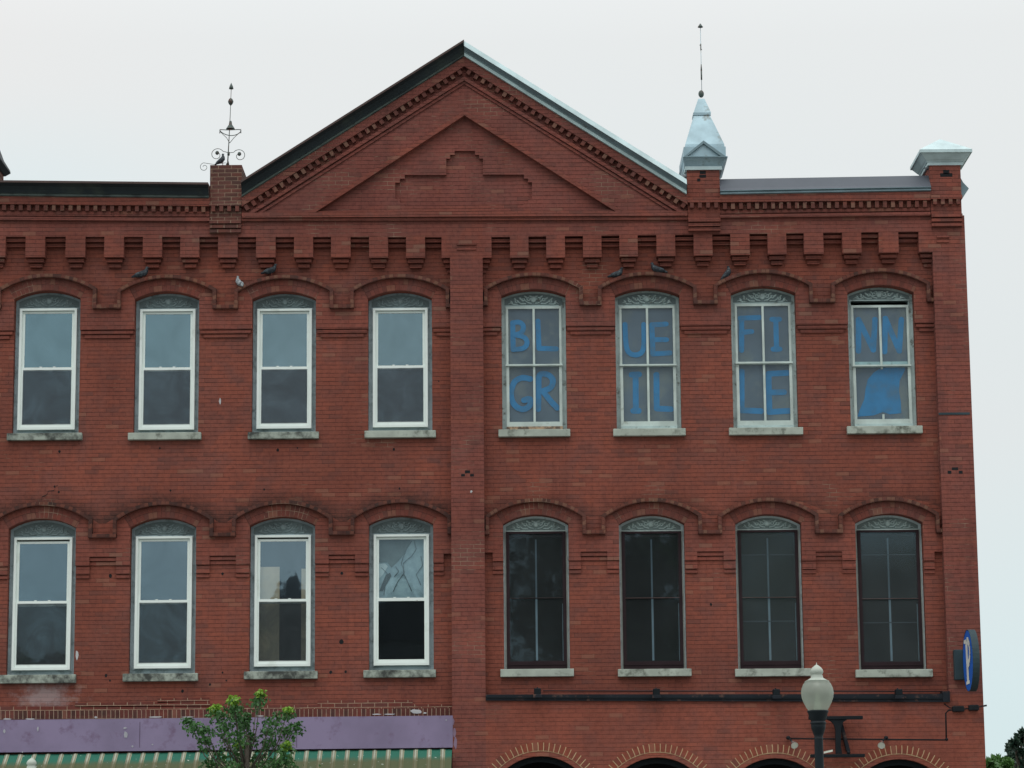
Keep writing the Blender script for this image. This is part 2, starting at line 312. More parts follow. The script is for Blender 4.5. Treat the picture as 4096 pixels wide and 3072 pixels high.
def leafmat(name, c1, c2, sub=.25):
    m, nt, b = newmat(name)
    oi = nt.nodes.new('ShaderNodeUVMap'); oi.uv_map = 'UVMap'
    wn = nt.nodes.new('ShaderNodeTexWhiteNoise'); wn.noise_dimensions = '2D'; nt.links.new(oi.outputs[0], wn.inputs['Vector'])
    nt.links.new(mixc(nt, c1, c2, wn.outputs['Value']), b.inputs['Base Color']); b.inputs['Roughness'].default_value = .55
    o = nt.nodes['Material Output']; tr = nt.nodes.new('ShaderNodeBsdfTranslucent'); nt.links.new(mixc(nt, c1, c2, wn.outputs['Value']), tr.inputs[0])
    x = nt.nodes.new('ShaderNodeMixShader'); x.inputs[0].default_value = sub; nt.links.new(b.outputs[0], x.inputs[1]); nt.links.new(tr.outputs[0], x.inputs[2]); nt.links.new(x.outputs[0], o.inputs[0])
    return m
M_leaf = leafmat('green_maple_leaf', (.025, .085, .02), (.05, .15, .03))
M_lime = leafmat('lime_young_leaf', (.13, .28, .02), (.24, .40, .04), .35)
M_leafD = leafmat('dark_far_leaf', (.012, .035, .025), (.03, .06, .035))
M_leafL = leafmat('bright_far_leaf', (.05, .12, .03), (.08, .18, .04))

# ------------------------------------------------------------------ mesh builder
class MB:
    def __init__(s): s.v = []; s.f = []; s.uv = []; s.mi = []; s.cur = 0; s.sm = []; s.smooth = False
    def face(s, pts, uvs=None):
        i = len(s.v); s.v += [tuple(p) for p in pts]; s.f.append(tuple(range(i, i+len(pts))))
        if uvs is None:
            a = Vector(pts[0]); n = (Vector(pts[1])-a).cross(Vector(pts[2])-a)
            ax = max(range(3), key=lambda k: abs(n[k]))
            uvs = [(p[0], p[2]) if ax == 1 else ((p[1], p[2]) if ax == 0 else (p[0], p[1])) for p in pts]
        s.uv.append(uvs); s.mi.append(s.cur); s.sm.append(s.smooth)
    def box(s, x0, x1, y0, y1, z0, z1):
        s.hexa([(x0, z0), (x1, z0), (x1, z1), (x0, z1)], y0, y1)
    def hexa(s, loop, y0, y1): s.ext([loop], y0, y1, back=True)
    def ext(s, loops, yf, yb, back=False):
        flat = [p for l in loops for p in l]
        tris = tessellate_polygon([[Vector((p[0], p[1], 0)) for p in l] for l in loops]) if (len(loops) > 1 or len(loops[0]) > 4) else [tuple(range(len(loops[0])))]
        for t in tris:
            s.face([(flat[i][0], yf, flat[i][1]) for i in t], [(flat[i][0], flat[i][1]) for i in t])
            if back: s.face([(flat[i][0], yb, flat[i][1]) for i in t], [(flat[i][0], flat[i][1]) for i in t])
        for l in loops:
            n = len(l)
            for i in range(n):
                a, b = l[i], l[(i+1) % n]
                pts = [(a[0], yf, a[1]), (b[0], yf, b[1]), (b[0], yb, b[1]), (a[0], yb, a[1])]
                if abs(b[0]-a[0]) > abs(b[1]-a[1]): u = [(a[0], yf), (b[0], yf), (b[0], yb), (a[0], yb)]
                else: u = [(yf, a[1]), (yf, b[1]), (yb, b[1]), (yb, a[1])]
                s.face(pts, u)
    def strip(s, inn, outr, yf, yb):
        d = 0.0; closed = False
        for i in range(len(inn)-1):
            a, b, c, e = inn[i], inn[i+1], outr[i+1], outr[i]
            l = math.dist(((a[0]+e[0])/2, (a[1]+e[1])/2), ((b[0]+c[0])/2, (b[1]+c[1])/2)); t = math.dist(a, e)
            s.face([(a[0], yf, a[1]), (b[0], yf, b[1]), (c[0], yf, c[1]), (e[0], yf, e[1])], [(d, .003), (d+l, .003), (d+l, t-.003), (d, t-.003)])
            for p, q in ((a, b), (e, c)):
                s.face([(p[0], yf, p[1]), (q[0], yf, q[1]), (q[0], yb, q[1]), (p[0], yb, p[1])], [(d, .003), (d+l, .003), (d+l, .09), (d, .09)])
            d += l
        for a, e in ((inn[0], outr[0]), (inn[-1], outr[-1])):
            s.face([(a[0], yf, a[1]), (e[0], yf, e[1]), (e[0], yb, e[1]), (a[0], yb, a[1])])
    def tube(s, pts, r, seg=8, cap=True):
        pts = [Vector(p) for p in pts]; rs = r if isinstance(r, (list, tuple)) else [r]*len(pts)
        rings = []; prev = None
        for i, p in enumerate(pts):
            d = (pts[min(i+1, len(pts)-1)] - pts[max(i-1, 0)])
            if d.length < 1e-9: d = Vector((0, 0, 1))
            d.normalize()
            if prev is None: a = d.orthogonal().normalized()
            else:
                a = prev - d*prev.dot(d)
                a = a.normalized() if a.length > 1e-6 else d.orthogonal().normalized()
            prev = a; b = d.cross(a)
            rings.append([p + (a*math.cos(t)+b*math.sin(t))*rs[i] for t in [2*math.pi*k/seg for k in range(seg)]])
        sm = s.smooth; s.smooth = True
        for i in range(len(rings)-1):
            for k in range(seg):
                s.face([rings[i][k], rings[i][(k+1) % seg], rings[i+1][(k+1) % seg], rings[i+1][k]])
        s.smooth = sm
        if cap: s.face(rings[0][::-1]); s.face(rings[-1])
    def lathe(s, c, prof, seg=24):   # prof: (r, z) about vertical axis at c
        sm = s.smooth; s.smooth = True
        for i in range(len(prof)-1):
            (ra, za), (rb, zb) = prof[i], prof[i+1]
            for k in range(seg):
                t0, t1 = 2*math.pi*k/seg, 2*math.pi*(k+1)/seg
                s.face([(c[0]+ra*math.cos(t0), c[1]+ra*math.sin(t0), za), (c[0]+ra*math.cos(t1), c[1]+ra*math.sin(t1), za),
                        (c[0]+rb*math.cos(t1), c[1]+rb*math.sin(t1), zb), (c[0]+rb*math.cos(t0), c[1]+rb*math.sin(t0), zb)])
        s.smooth = sm
    def ball(s, c, rx, ry, rz, seg=14, rings=8, rot=None):
        sm = s.smooth; s.smooth = True; c = Vector(c)
        def P(i, k):
            a, t = math.pi*i/rings, 2*math.pi*k/seg
            v = Vector((rx*math.sin(a)*math.cos(t), ry*math.sin(a)*math.sin(t), rz*math.cos(a)))
            return c + (rot @ v if rot else v)
        for i in range(rings):
            for k in range(seg):
                q = [P(i, k), P(i+1, k), P(i+1, k+1), P(i, k+1)]
                if i == 0: q = [q[0], q[1], q[2]]
                elif i == rings-1: q = [q[0], q[1], q[3]]
                s.face(q)
        s.smooth = sm
    def sweep(s, A, B, prof, caps=True):   # profile (y, dz) swept along a line in the x-z plane
        for i in range(len(prof)-1):
            (ya, ha), (yb, hb) = prof[i], prof[i+1]
            s.face([(A[0], ya, A[1]+ha), (B[0], ya, B[1]+ha), (B[0], yb, B[1]+hb), (A[0], yb, A[1]+hb)])
        if caps:
            for E in (A, B): s.face([(E[0], y, E[1]+h) for y, h in prof])
    def build(s, name, mats, parent=None, origin=None, merge=True, bevel=0):
        if not isinstance(mats, (list, tuple)): mats = [mats]
        o3 = Vector(origin) if origin is not None else Vector((0, 0, 0))
        me = bpy.data.meshes.new(name); me.from_pydata([tuple(Vector(v)-o3) for v in s.v], [], s.f)
        ul = me.uv_layers.new(name='UVMap'); k = 0
        for uvs in s.uv:
            for u in uvs: ul.data[k].uv = (u[0], u[1]); k += 1
        for mm_ in mats: me.materials.append(mm_)
        for p, i, sm in zip(me.polygons, s.mi, s.sm): p.material_index = i; p.use_smooth = sm
        if merge:
            bm = bmesh.new(); bm.from_mesh(me); bmesh.ops.remove_doubles(bm, verts=bm.verts, dist=1e-5)
            bmesh.ops.recalc_face_normals(bm, faces=bm.faces); bm.to_mesh(me); bm.free()
        ob = bpy.data.objects.new(name, me); COL.objects.link(ob); ob.location = o3
        if parent is not None:
            ob.parent = parent
            base = parent.matrix_parent_inverse
            pl = Vector(parent.location)
            pp = parent.parent
            while pp is not None: pl = pl + Vector(pp.location); pp = pp.parent
            ob.location = o3 - pl
        if bevel:
            bv = ob.modifiers.new('bevel', 'BEVEL'); bv.width = bevel; bv.segments = 2; bv.limit_method = 'ANGLE'
        return ob
def thing(name, label, cat, loc=(0, 0, 0), group=None):
    o = bpy.data.objects.new(name, None); COL.objects.link(o); o.location = loc; o.empty_display_size = .2
    return tag(o, label, cat, group)
def tag(o, label, cat, group=None):
    o['label'] = label; o['category'] = cat
    if group: o['group'] = group
    return o
def struct(o): o['kind'] = 'structure'; return o

def rect(px0, py0, px1, py1, y=0):
    a, b = F(px0, py0, y), F(px1, py1, y); c, d = F(px0, py1, y), F(px1, py0, y)
    return (a[0]+c[0])/2, (b[0]+d[0])/2, (c[1]+b[1])/2, (a[1]+d[1])/2   # x0,x1,z0,z1

# ------------------------------------------------------------------ ground
g = MB(); g.face([(-400, -500, -.02), (400, -500, -.02), (400, 500, -.02), (-400, 500, -.02)]); struct(g.build('ground', M_ground))
g = MB(); g.face([(-200, -50, 0.0), (200, -50, 0.0), (200, -14, 0.0), (-200, -14, 0.0)]); struct(g.build('road', M_asph))
g = MB(); g.box(-200, 200, -14, -1.2, -.01, .13); struct(g.build('pavement', M_conc, merge=True))

# ------------------------------------------------------------------ BUILDING
YS, YF, YH = -.06, -.19, -.13      # arch slab, frieze / pilaster plane, hood front
bld = thing('brick_building', 'long red brick commercial block with pedimented gable and two storeys of arched sash windows', 'building', (0, 0, 0))
WIN = [ # type, cx_top, spring, cx_bot, width, apex, spring, silltop, sillbot, sillx0, sillx1, frametop, framebot, meet0, meet1
 ('LU', 189.5, 183, 266, 1165, 1198, 1735, 1763, 30, 330, 1230.5, 1716, 1466, 1480),
 ('LU', 668, 664.5, 258.5, 1168.5, 1199.5, 1733, 1761, 514, 806, 1233, 1716, 1466, 1481),
 ('LU', 1136.5, 1135, 255.5, 1169.5, 1199.5, 1730.5, 1758, 992.5, 1276, 1231.5, 1711, 1463, 1475),
 ('LU', 1599.5, 1601.5, 256, 1166, 1197, 1725, 1753, 1458.7, 1744, 1229, 1705.5, 1458, 1472),
 ('RU', 2134.5, 2138.5, 258, 1160, 1186, 1720, 1749, 1994, 2281, 1220, 1703, 1453, 1461),
 ('RU', 2590.5, 2595, 258.5, 1157, 1185, 1717, 1746, 2453, 2742, 1217.5, 1701, 1453, 1461),
 ('RU', 3054, 3061.5, 259.5, 1148, 1177, 1713, 1742, 2915.5, 3211, 1209, 1698, 1443, 1452),
 ('RU', 3523.5, 3534.3, 266.5, 1143.5, 1173.6, 1707, 1737, 3387, 3688.5, 1215, 1692, 1455, 1463),
 ('LL', 174, 156.5, 270.5, 2076, 2115, 2700, 2734, 2, 305, 2147.7, 2679, 2402, 2423),
 ('LL', 657, 645, 264.5, 2073.6, 2111.5, 2695, 2726, 493, 792.5, 2143, 2672, 2398, 2414),
 ('LL', 1131, 1127, 262, 2069, 2103.7, 2686, 2717, 977, 1271, 2138, 2664, 2394, 2411),
 ('LL', 1605.5, 1604, 258.5, 2065, 2099, 2681, 2711, 1454.5, 1744, 2135, 2659.5, 2389, 2402),
 ('RL', 2144, 2147.5, 262.5, 2061, 2098, 2677, 2708, 2001.7, 2295.6, 2123.6, 2651, 2387, 2394),
 ('RL', 2603.7, 2618, 263, 2060, 2098, 2677, 2707, 2471.5, 2765.5, 2122.7, 2651, 2386, 2394),
 ('RL', 3068, 3089.5, 264.5, 2059, 2096, 2676, 2707, 2940, 3243, 2117.6, 2652, 2384, 2392),
 ('RL', 3551.5, 3575, 271, 2056.5, 2093.5, 2679, 2710, 3421.5, 3729, 2117.6, 2655, 2389, 2397)]
def arcpts(cx, half, z0, rise, n=14):
    Rr = (half*half+rise*rise)/(2*rise); zc = z0+rise-Rr; a = math.asin(half/Rr)
    return [(cx+Rr*math.sin(-a+2*a*i/n), zc+Rr*math.cos(-a+2*a*i/n)) for i in range(n+1)], Rr, zc, a
WG = []
for wd_ in WIN:
    ty, ct, cb, wid, ap, spg, st, sb, sx0, sx1, ft, fb, m0, m1 = wd_
    x = (F(ct, spg)[0]+F(cb, st)[0])/2
    pm = (spg+st)/2
    hw = (F(ct+wid/2, pm)[0]-F(ct-wid/2, pm)[0])/2
    cxp = (ct+cb)/2
    d = dict(ty=ty, x=x, hw=hw, za=F(cxp, ap)[1], zs=F(cxp, spg)[1], zt=F(cxp, st)[1], zb=F(cxp, sb)[1],
             s0=F(sx0, sb)[0], s1=F(sx1, sb)[0], ft=F(cxp, ft)[1], fb=F(cxp, fb)[1], m0=F(cxp, m0)[1], m1=F(cxp, m1)[1], cxp=cxp)
    d['hh'] = .748; d['hz'] = F(cxp, ap-50)[1]; d['hs'] = d['za']-.005 - (.035 if ty[1] == 'L' else 0); d['hb'] = d['zs']-.165
    WG.append(d)

# main walls with openings
XL0 = F(-420, 1500)[0]
xcP0, xcP1 = (F(1802, 1296)[0]+F(1811, 3037)[0])/2, (F(1935, 1296)[0]+F(1940, 2700)[0])/2
xR0 = (F(3722, 917)[0]+F(3776, 2500)[0])/2
xR1 = (F(3846, 930)[0]+F(3942, 3072)[0])/2
zTopL, zTopR = F(900, 870)[1], F(3200, 860)[1]
zFr = F(1860, 930)[1]
zGapL = F(500, 946)[1]
zLowR = F(2800, 2790)[1]
zBot = 0.13
def opening(d):
    a, _, _, _ = arcpts(d['x'], d['hw'], d['zs'], d['za']-d['zs'])
    return [(d['x']-d['hw'], d['zt']-.002)] + a + [(d['x']+d['hw'], d['zt']-.002)]
Lw = [d for d in WG if d['ty'][0] == 'L']; Rw = [d for d in WG if d['ty'][0] == 'R']
zFasc = F(900, 2866)[1]
w1 = MB()
w1.ext([[(XL0, zFasc-.6), (xcP0+.05, zFasc-.6), (xcP0+.05, zFr+.15), (XL0, zFr+.15)]] + [opening(d) for d in Lw], 0, .28)
w1.build('bay_wall', M_brick, bld)
w1 = MB()
w1.ext([[(xcP1-.05, zLowR-.1), (xR0+.05, zLowR-.1), (xR0+.05, zFr+.15), (xcP1-.05, zFr+.15)]] + [opening(d) for d in Rw], 0, .28)
w1.build('bay_wall', M_brick, bld)

# arch slabs + hoods
HT = .058
def hoodpts(d):
    a, Rr, zc, an = arcpts(d['x'], d['hh'], d['hs'], d['hz']-d['hs'], 18)
    o = [(d['x']+(Rr+HT)*math.sin(-an+2*an*i/18), zc+(Rr+HT)*math.cos(-an+2*an*i/18)) for i in range(19)]
    xl, xr = d['x']-d['hh'], d['x']+d['hh']
    inn = [(xl, d['hb']), a[0]] + a[1:-1] + [a[-1], (xr, d['hb'])]
    o[0] = (xl-HT, d['hs']+HT*.55); o[-1] = (xr+HT, d['hs']+HT*.55)
    outr = [(xl-HT, d['hb'])] + [o[0]] + o[1:-1] + [o[-1], (xr+HT, d['hb'])]
    return inn, outr
def slab(ws, xa, xb, low):
    """projecting brickwork round the arches: its top edge runs under the hoods, its foot is corbelled back"""
    top = []
    mid = []
    for i, d in enumerate(ws):
        inn, outr = hoodpts(d)
        c = [((a[0]+b[0])/2, (a[1]+b[1])/2) for a, b in zip(inn, outr)]
        c[0] = (c[0][0], d['hb']+.04); c[-1] = (c[-1][0], d['hb']+.04)
        top += c
    top = [(xa, ws[0]['hb']+.04)] + [p for p in top if xa < p[0] < xb] + [(xb, ws[-1]['hb']+.04)]
    def body(dz_side, dz_mid, yf, shrink, nshrink):
        loops = []
        edges = [xa] + [v for d in ws for v in (d['x']-d['hw'], d['x']+d['hw'])] + [xb]
        return edges
    zi = [d['zt']+ (F(d['cxp'], 1322)[1]-F(d['cxp'], 1733)[1]) for d in ws] if not low else [F(d['cxp'], 2263-(4 if d['ty'][0]=='R' else 0)-(d['cxp']*.0088-5 if d['ty'][0]=='L' else 14) )[1] for d in ws]
    b = MB(); n = len(ws)
    # outline
    loop = [top[-1]]
    edges = []
    e = xb
    for k in range(n-1, -1, -1):
        d = ws[k]; zz = zi[k]
        R_ = d['x']+d['hw']; L_ = d['x']-d['hw']
        right_end = xb if k == n-1 else (ws[k+1]['x']-ws[k+1]['hw'])
        edges.append((R_, right_end, zz))
        a = arcpts(d['x'], d['hw'], d['zs'], d['za']-d['zs'])[0]
        if k == n-1: loop += notch(xb, R_, zz, low, True, False)
        else: loop += notch(right_end, R_, zz, low, True, True)
        loop += [(p[0], p[1]) for p in a[::-1]]
        if k == 0: loop += notch(L_, xa, zz, low, False, True); edges.append((xa, L_, zz))
    loop += top[:-1]
    b.ext([loop], YS, .0)
    for (x0, x1, zz) in edges:
        e0 = .0 if x0 == xa else .035; e1 = .0 if x1 == xb else .035
        if not low:
            b.box(x0+e0*.6, x1-e1*.6, -.045, .0, zz-.066, zz-.014)
            b.box(x0+e0*2.1, x1-e1*2.1, -.026, .0, zz-.132, zz-.080)
        else:
            full = (x0 != xa and x1 != xb)
            if full:
                nh = .212; cx = (x0+x1)/2
                b.box(cx-nh, cx+nh, -.040, .0, zz+.075, zz+.129)
                b.box(cx-nh, cx+nh, -.022, .0, zz+.008, zz+.061)
                segs = [(x0+.006, cx-nh), (cx+nh, x1-.006)]
            elif x0 == xa: segs = [(max(xa+.13, x0), x1-.006)]
            else: segs = [(x0+.006, min(xb-.13, x1))]
            for s0, s1 in segs:
                b.box(s0, s1, -.042, .0, zz-.135, zz-.012)
                b.box(s0, s1, -.024, .0, zz-.20, zz-.149)
    return b
def notch(xa_, xb_, zz, low, a, b):
    """bottom edge from right (xa_) to left (xb_)"""
    if not low: return [(xa_, zz), (xb_, zz)]
    if a and b:
        nh = .212; cx = (xa_+xb_)/2
        return [(xa_, zz), (cx+nh, zz), (cx+nh, zz+.142), (cx-nh, zz+.142), (cx-nh, zz), (xb_, zz)]
    if a: return [(xa_, zz+.142), (xa_-.13, zz+.142), (xa_-.13, zz), (xb_, zz)]
    return [(xa_, zz), (xb_+.13, zz), (xb_+.13, zz+.142), (xb_, zz+.142)]
for (ws, xa, xb, low) in ((WG[0:4], XL0, xcP0+.002, 0), (WG[4:8], xcP1-.002, xR0+.002, 0), (WG[8:12], XL0, xcP0+.002, 1), (WG[12:16], xcP1-.002, xR0+.002, 1)):
    slab(ws, xa, xb, low).build('impost_band', M_corb, bld)
    for i, d in enumerate(ws):
        h = MB(); inn, outr = hoodpts(d)
        h.strip(inn, outr, YH, 0)
        xr = d['x']+d['hh']
        if i < len(ws)-1:
            nx = ws[i+1]['x']-ws[i+1]['hh']; zb_ = (d['hb']+ws[i+1]['hb'])/2
            h.strip([(xr, zb_-.003), (nx, zb_-.003)], [(xr, zb_+HT), (nx, zb_+HT)], YH-.003, 0)
        elif xb > xr:
            h.strip([(xr, d['hb']-.003), (xb, d['hb']-.003)], [(xr, d['hb']+HT), (xb, d['hb']+HT)], YH-.003, 0)
        if i == 0 and xa < d['x']-d['hh']:
            nx = d['x']-d['hh']; x0_ = max(xa, nx-.12)
            h.strip([(x0_, d['hb']-.003), (nx, d['hb']-.003)], [(x0_, d['hb']+HT), (nx, d['hb']+HT)], YH-.003, 0)
        h.build('hood_mould', M_hoodsoot if (low and d['ty'][0] == 'L') else M_hood, bld)
        # voussoir ring
        v = MB(); a, Rr, zc, an = arcpts(d['x'], d['hw'], d['zs'], d['za']-d['zs'], 18)
        an2 = an*1.0
        o = [(d['x']+(Rr+.195)*math.sin(-an2+2*an2*k/18), zc+(Rr+.195)*math.cos(-an2+2*an2*k/18)) for k in range(19)]
        v.strip(a, o, YS-.004, YS+.03); v.build('arch_ring', M_vous, bld)

# pilasters and lower wall plane (right half)
zPilTop = F(1860, 940)[1]
p = MB()
p.box(xcP0, xcP1, YF, .0, zBot, zPilTop+.1)
p.build('pilaster', M_brick2, bld)
storearch = [(2162, 3024), (2629, 3029), (3100, 3032), (3596, 3036)]
def semic(cx, zc, r, n=24): return [(cx-r*math.cos(math.pi*i/n), zc+r*math.sin(math.pi*i/n)) for i in range(n+1)]
lw = MB(); holes = []; SA = []
rS = 211/246
for px, py in storearch:
    x, z = F(px, py, YF); SA.append((x, z-rS))
    holes.append([(x-rS, .8)] + semic(x, z-rS, rS) + [(x+rS, .8)])
lw.ext([[(xcP1+.0005, zBot), (xR1, zBot), (xR1, zLowR), (xcP1+.0005, zLowR)]] + holes, YF, .25)
lw.build('storefront_wall', M_low, bld)
for x, zc in SA:
    v = MB(); n = 30
    v.strip(semic(x, zc, rS+.075, n), semic(x, zc, rS+.215, n), YF-.005, YF+.02); v.build('storefront_arch', M_storearch, bld)
    v = MB(); v.ext([[(x-rS, .8)] + semic(x, zc, rS-.001) + [(x+rS, .8)], [(x-rS+.07, .9)] + semic(x, zc, rS-.09) + [(x+rS-.07, .9)]], YF+.14, YF+.2)
    v.build('storefront_door_frame', M_black, bld)
# right corner pier, full height
zPierTop = F(3780, 661, -.2)[1]
p = MB(); p.box(xR0, xR1, YF, .3, zLowR, zPilTop+.1); p.build('corner_pier', M_brick2, bld)
# brick crosses in the pilasters, the shade of their recesses set as dark blocks
def crosses(name, pxs, y0, w_=.06):
    b = MB()
    for (px, py, ww, hh_) in pxs:
        x, z = F(px, py, y0)
        b.box(x-ww/2, x+ww/2, y0-.002, y0+.05, z-hh_/2, z+hh_/2)
    b.build(name, M_darkin, bld)
crosses('brick_star_ornament', [(1870, 1887, .085, .045), (1852, 1901, .06, .04), (1888, 1901, .06, .04)], YF)
crosses('brick_star_ornament', [(3820, 1875, .10, .045), (3798, 1889, .06, .05), (3843, 1889, .06, .05)], YF)

# frieze + corbel table
zcL0, zcR = F(900, 946, YF)[1], 0
def frieze(xa, xb, pa, pb, gaps, ytop, ygl, dy):
    """frieze band whose foot is a row of corbel blocks; gaps are (px0, px1)"""
    b = MB(); zt = lambda px: F(px, ytop, YF)[1]
    zg = lambda px: F(px, ygl(px), YF)[1]
    loop = [(xa, zg(pa)), (xb, zg(pb)), (xb, zt(pb)), (xa, zt(pa))]
    b.ext([loop], YF, 0)
    b.build('frieze_band', M_brick2, bld)
    # blocks between the gaps
    ed = [pa] + [v for g_ in gaps for v in g_] + [pb]
    for i in range(0, len(ed), 2):
        q0, q1 = ed[i], ed[i+1]
        x0, x1 = (xa if i == 0 else F(q0, 985, YF)[0]), (xb if i+2 == len(ed) else F(q1, 985, YF)[0])
        if x1-x0 < .02: continue
        pm = (q0+q1)/2; zG = zg(pm)
        c = MB(); c.box(x0, x1, YF-.002, 0, zG-.345, zG+.02)
        e = .03
        l0 = 0 if i == 0 and dy != 'L' else e; r1 = 0 if i+2 == len(ed) else e
        if i+2 == len(ed): 
            c.box(x0+l0, x1, -.13, 0, zG-.415, zG-.362); c.box(x0+2*l0, x1, -.07, 0, zG-.49, zG-.431); c.box(x0+3*l0, x1, -.03, 0, zG-.56, zG-.506)
        elif i == 0:
            c.box(x0, x1-e, -.13, 0, zG-.415, zG-.362); c.box(x0, x1-2*e, -.07, 0, zG-.49, zG-.431); c.box(x0, x1-3*e, -.03, 0, zG-.56, zG-.506)
        else:
            c.box(x0+e, x1-e, -.13, 0, zG-.415, zG-.362); c.box(x0+2*e, x1-2*e, -.07, 0, zG-.49, zG-.431)
        c.build('corbel', M_corb, bld)
    for g0, g1 in gaps:
        c = MB(); x0, x1 = F(g0, 985, YF)[0], F(g1, 985, YF)[0]; zG = zg((g0+g1)/2)
        c.box(x0, x1, -.13, 0, zG-.072, zG-.018); c.box(x0, x1, -.065, 0, zG-.145, zG-.088)
        c.build('stepped_course', M_corb, bld)
gapsL = [(22, 102), (180, 262), (341, 417), (495, 571), (648, 721), (797, 872), (950, 1024), (1102, 1176), (1252, 1324), (1402, 1476), (1552, 1624), (1700, 1766)]
gapsL = [(-138, -60)] + gapsL
gapsR = [(1966, 2040), (2114, 2185), (2260, 2332), (2406, 2478), (2551, 2626), (2701, 2775), (2850, 2922), (2999, 3071), (3146, 3216), (3294, 3370), (3446, 3516), (3595, 3676)]
xmid = (xcP0+xcP1)/2
frieze(XL0, xcP0, -420, 1800, gapsL, 870, lambda p_: 946+max(0, (p_-600))*.002, 'L')
frieze(xcP1, xR0+.01, 1937, 3722, gapsR, 862, lambda p_: 948-max(0, (p_-2200))*.0145, 'R')
f = MB(); z0, z1 = F(1868, 948, YF)[1]-.345, F(1868, 866, YF)[1]
f.box(xcP0+.0005, xcP1-.0005, YF-.002, 0, z0-.02, z1); 
f.box(F(1827, 970, YF)[0], F(1906, 970, YF)[0], YF-.03, YF, F(1868, 980, YF)[1], F(1868, 970, YF)[1])
f.box(F(1827, 970, YF)[0], F(1906, 970, YF)[0], YF-.02, YF, F(1868, 1000, YF)[1], F(1868, 990, YF)[1])
f.build('pilaster_capital', M_corb, bld)
f = MB(); f.box(xR0+.011, xR1, YF-.002, .3, z0-.05, F(3800, 862, YF)[1])
f.box(F(3746, 946, YF)[0], F(3796, 946, YF)[0], YF-.03, YF, F(3770, 951, YF)[1], F(3770, 942, YF)[1])
f.box(F(3746, 970, YF)[0], F(3796, 970, YF)[0], YF-.02, YF, F(3770, 970, YF)[1], F(3770, 961, YF)[1])
f.build('pilaster_capital', M_corb, bld)

# parapets: brick, belt, dentils, metal crown
def lerp(a, b, t): return a+(b-a)*t
def band(mb, pxa, ya0, ya1, pxb, yb0, yb1, yf, yb):
    """quad given by px ends and y-top / y-bottom at either end"""
    mb.ext([[F(pxa, ya1, yf), F(pxb, yb1, yf), F(pxb, yb0, yf), F(pxa, ya0, yf)]], yf, yb)
def dentils(pxa, ya, pxb, yb, pitch, wpx, hpx, yf, yb_, name='dentil_course', mat=None):
    n = int(abs(pxb-pxa)/pitch); b = MB()
    for i in range(n+1):
        t = (i+.5)/(n+1); px = lerp(pxa, pxb, t); py = lerp(ya, yb, t)
        x0, x1, zz0, zz1 = rect(px-wpx/2, py, px+wpx/2, py+hpx, yf)
        b.box(x0, x1, yf, yb_, zz0, zz1)
    return b.build(name, mat or M_dent, bld)
M_dent = brick('dentil_brick', bw=.138, rh=.2, offset=0, c1=(.19, .06, .045), c2=(.13, .05, .04), light=(.22, .16, .11), lightp=.3, msize=.0, darkp=.1)
YD = YF-.035
# left parapet
b = MB()
band(b, -420, 800, 886, 838, 815, 887, YF-.003, .25)             # wall above frieze
band(b, -420, 845, 862, 838, 846, 866, YF-.03, YF)
band(b, -420, 865, 876, 838, 870, 884, YF-.055, YF)
b.build('parapet_wall', M_brick2, bld)
b = MB(); band(b, -420, 776, 811, 838, 789, 824, YF-.10, .25); b.build('parapet_band', M_corb, bld)
dentils(-300, 814, 830, 824.5, 33.8, 15, 23, YF-.085, YF)
crown = [(-.29, 0), (-.32, .012), (-.32, .04), (-.335, .045), (-.34, .055), (-.36, .10), (-.40, .155), (-.47, .195), (-.48, .20), (-.48, .235), (.3, .25), (.3, 0)]
crownR = [(-.29, 0), (-.33, .006), (-.33, .062), (-.345, .066), (-.36, .085), (-.40, .115), (-.42, .13), (-.45, .135), (-.44, .16), (-.40, .235), (.3, .25), (.3, 0)]
def crownmb(A, B, H, split, crown=crown):
    """metal crown moulding; returns bmesh with 3 slots: fillet, cove, top edge"""
    b = MB(); pr = [(y, h*H/.235) for y, h in crown]
    for i in range(len(pr)-1):
        b.cur = 0 if i < 3 else (1 if i < 7 else 2)
        (ya, ha), (yb, hb) = pr[i], pr[i+1]
        b.face([(A[0], ya, A[1]+ha), (B[0], ya, B[1]+ha), (B[0], yb, B[1]+hb), (A[0], yb, A[1]+hb)])
    for E in (A, B): b.face([(E[0], y, E[1]+h) for y, h in pr])
    return b
A, B = F(-420, 780, -.3), F(836, 793, -.3); H = F(400, 730, -.4)[1]-F(400, 789, -.3)[1]
crownmb(A, B, H, 0).build('metal_cornice', [M_fillet, M_metalL, M_brownedge], bld)
# right parapet
b = MB()
band(b, 2879, 770, 872, 3722, 765, 862, YF-.003, .25)
band(b, 2879, 843, 855, 3722, 830, 843, YF-.03, YF)
band(b, 2879, 859, 870, 3722, 847, 861, YF-.055, YF)
b.build('parapet_wall', M_brick2, bld)
b = MB(); band(b, 2879, 776, 808, 3722, 766, 799, YF-.10, .25); b.build('parapet_band', M_corb, bld)
dentils(2884, 811, 3716, 802, 33, 15, 25, YF-.085, YF)
A, B = F(2880, 782, -.25), F(3722, 767, -.25)
b = MB(); hh = .065
b.cur = 0; b.sweep(A, B, [(-.29, 0), (-.32, .012), (-.32, .028), (-.30, .034), (-.30, .05), (-.33, .056), (-.33, hh)])
H = F(2887, 718, -.1)[1]-F(2887, 782, -.25)[1]
b.cur = 1; b.sweep(A, B, [(-.33, hh), (-.28, hh+.05), (-.12, H), (.3, H), (.3, 0), (-.29, 0)])
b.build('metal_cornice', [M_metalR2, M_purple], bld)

# ---- gable
gl = lambda x0, y0, y=-.14: F(x0, y0, y)
apx = 1857
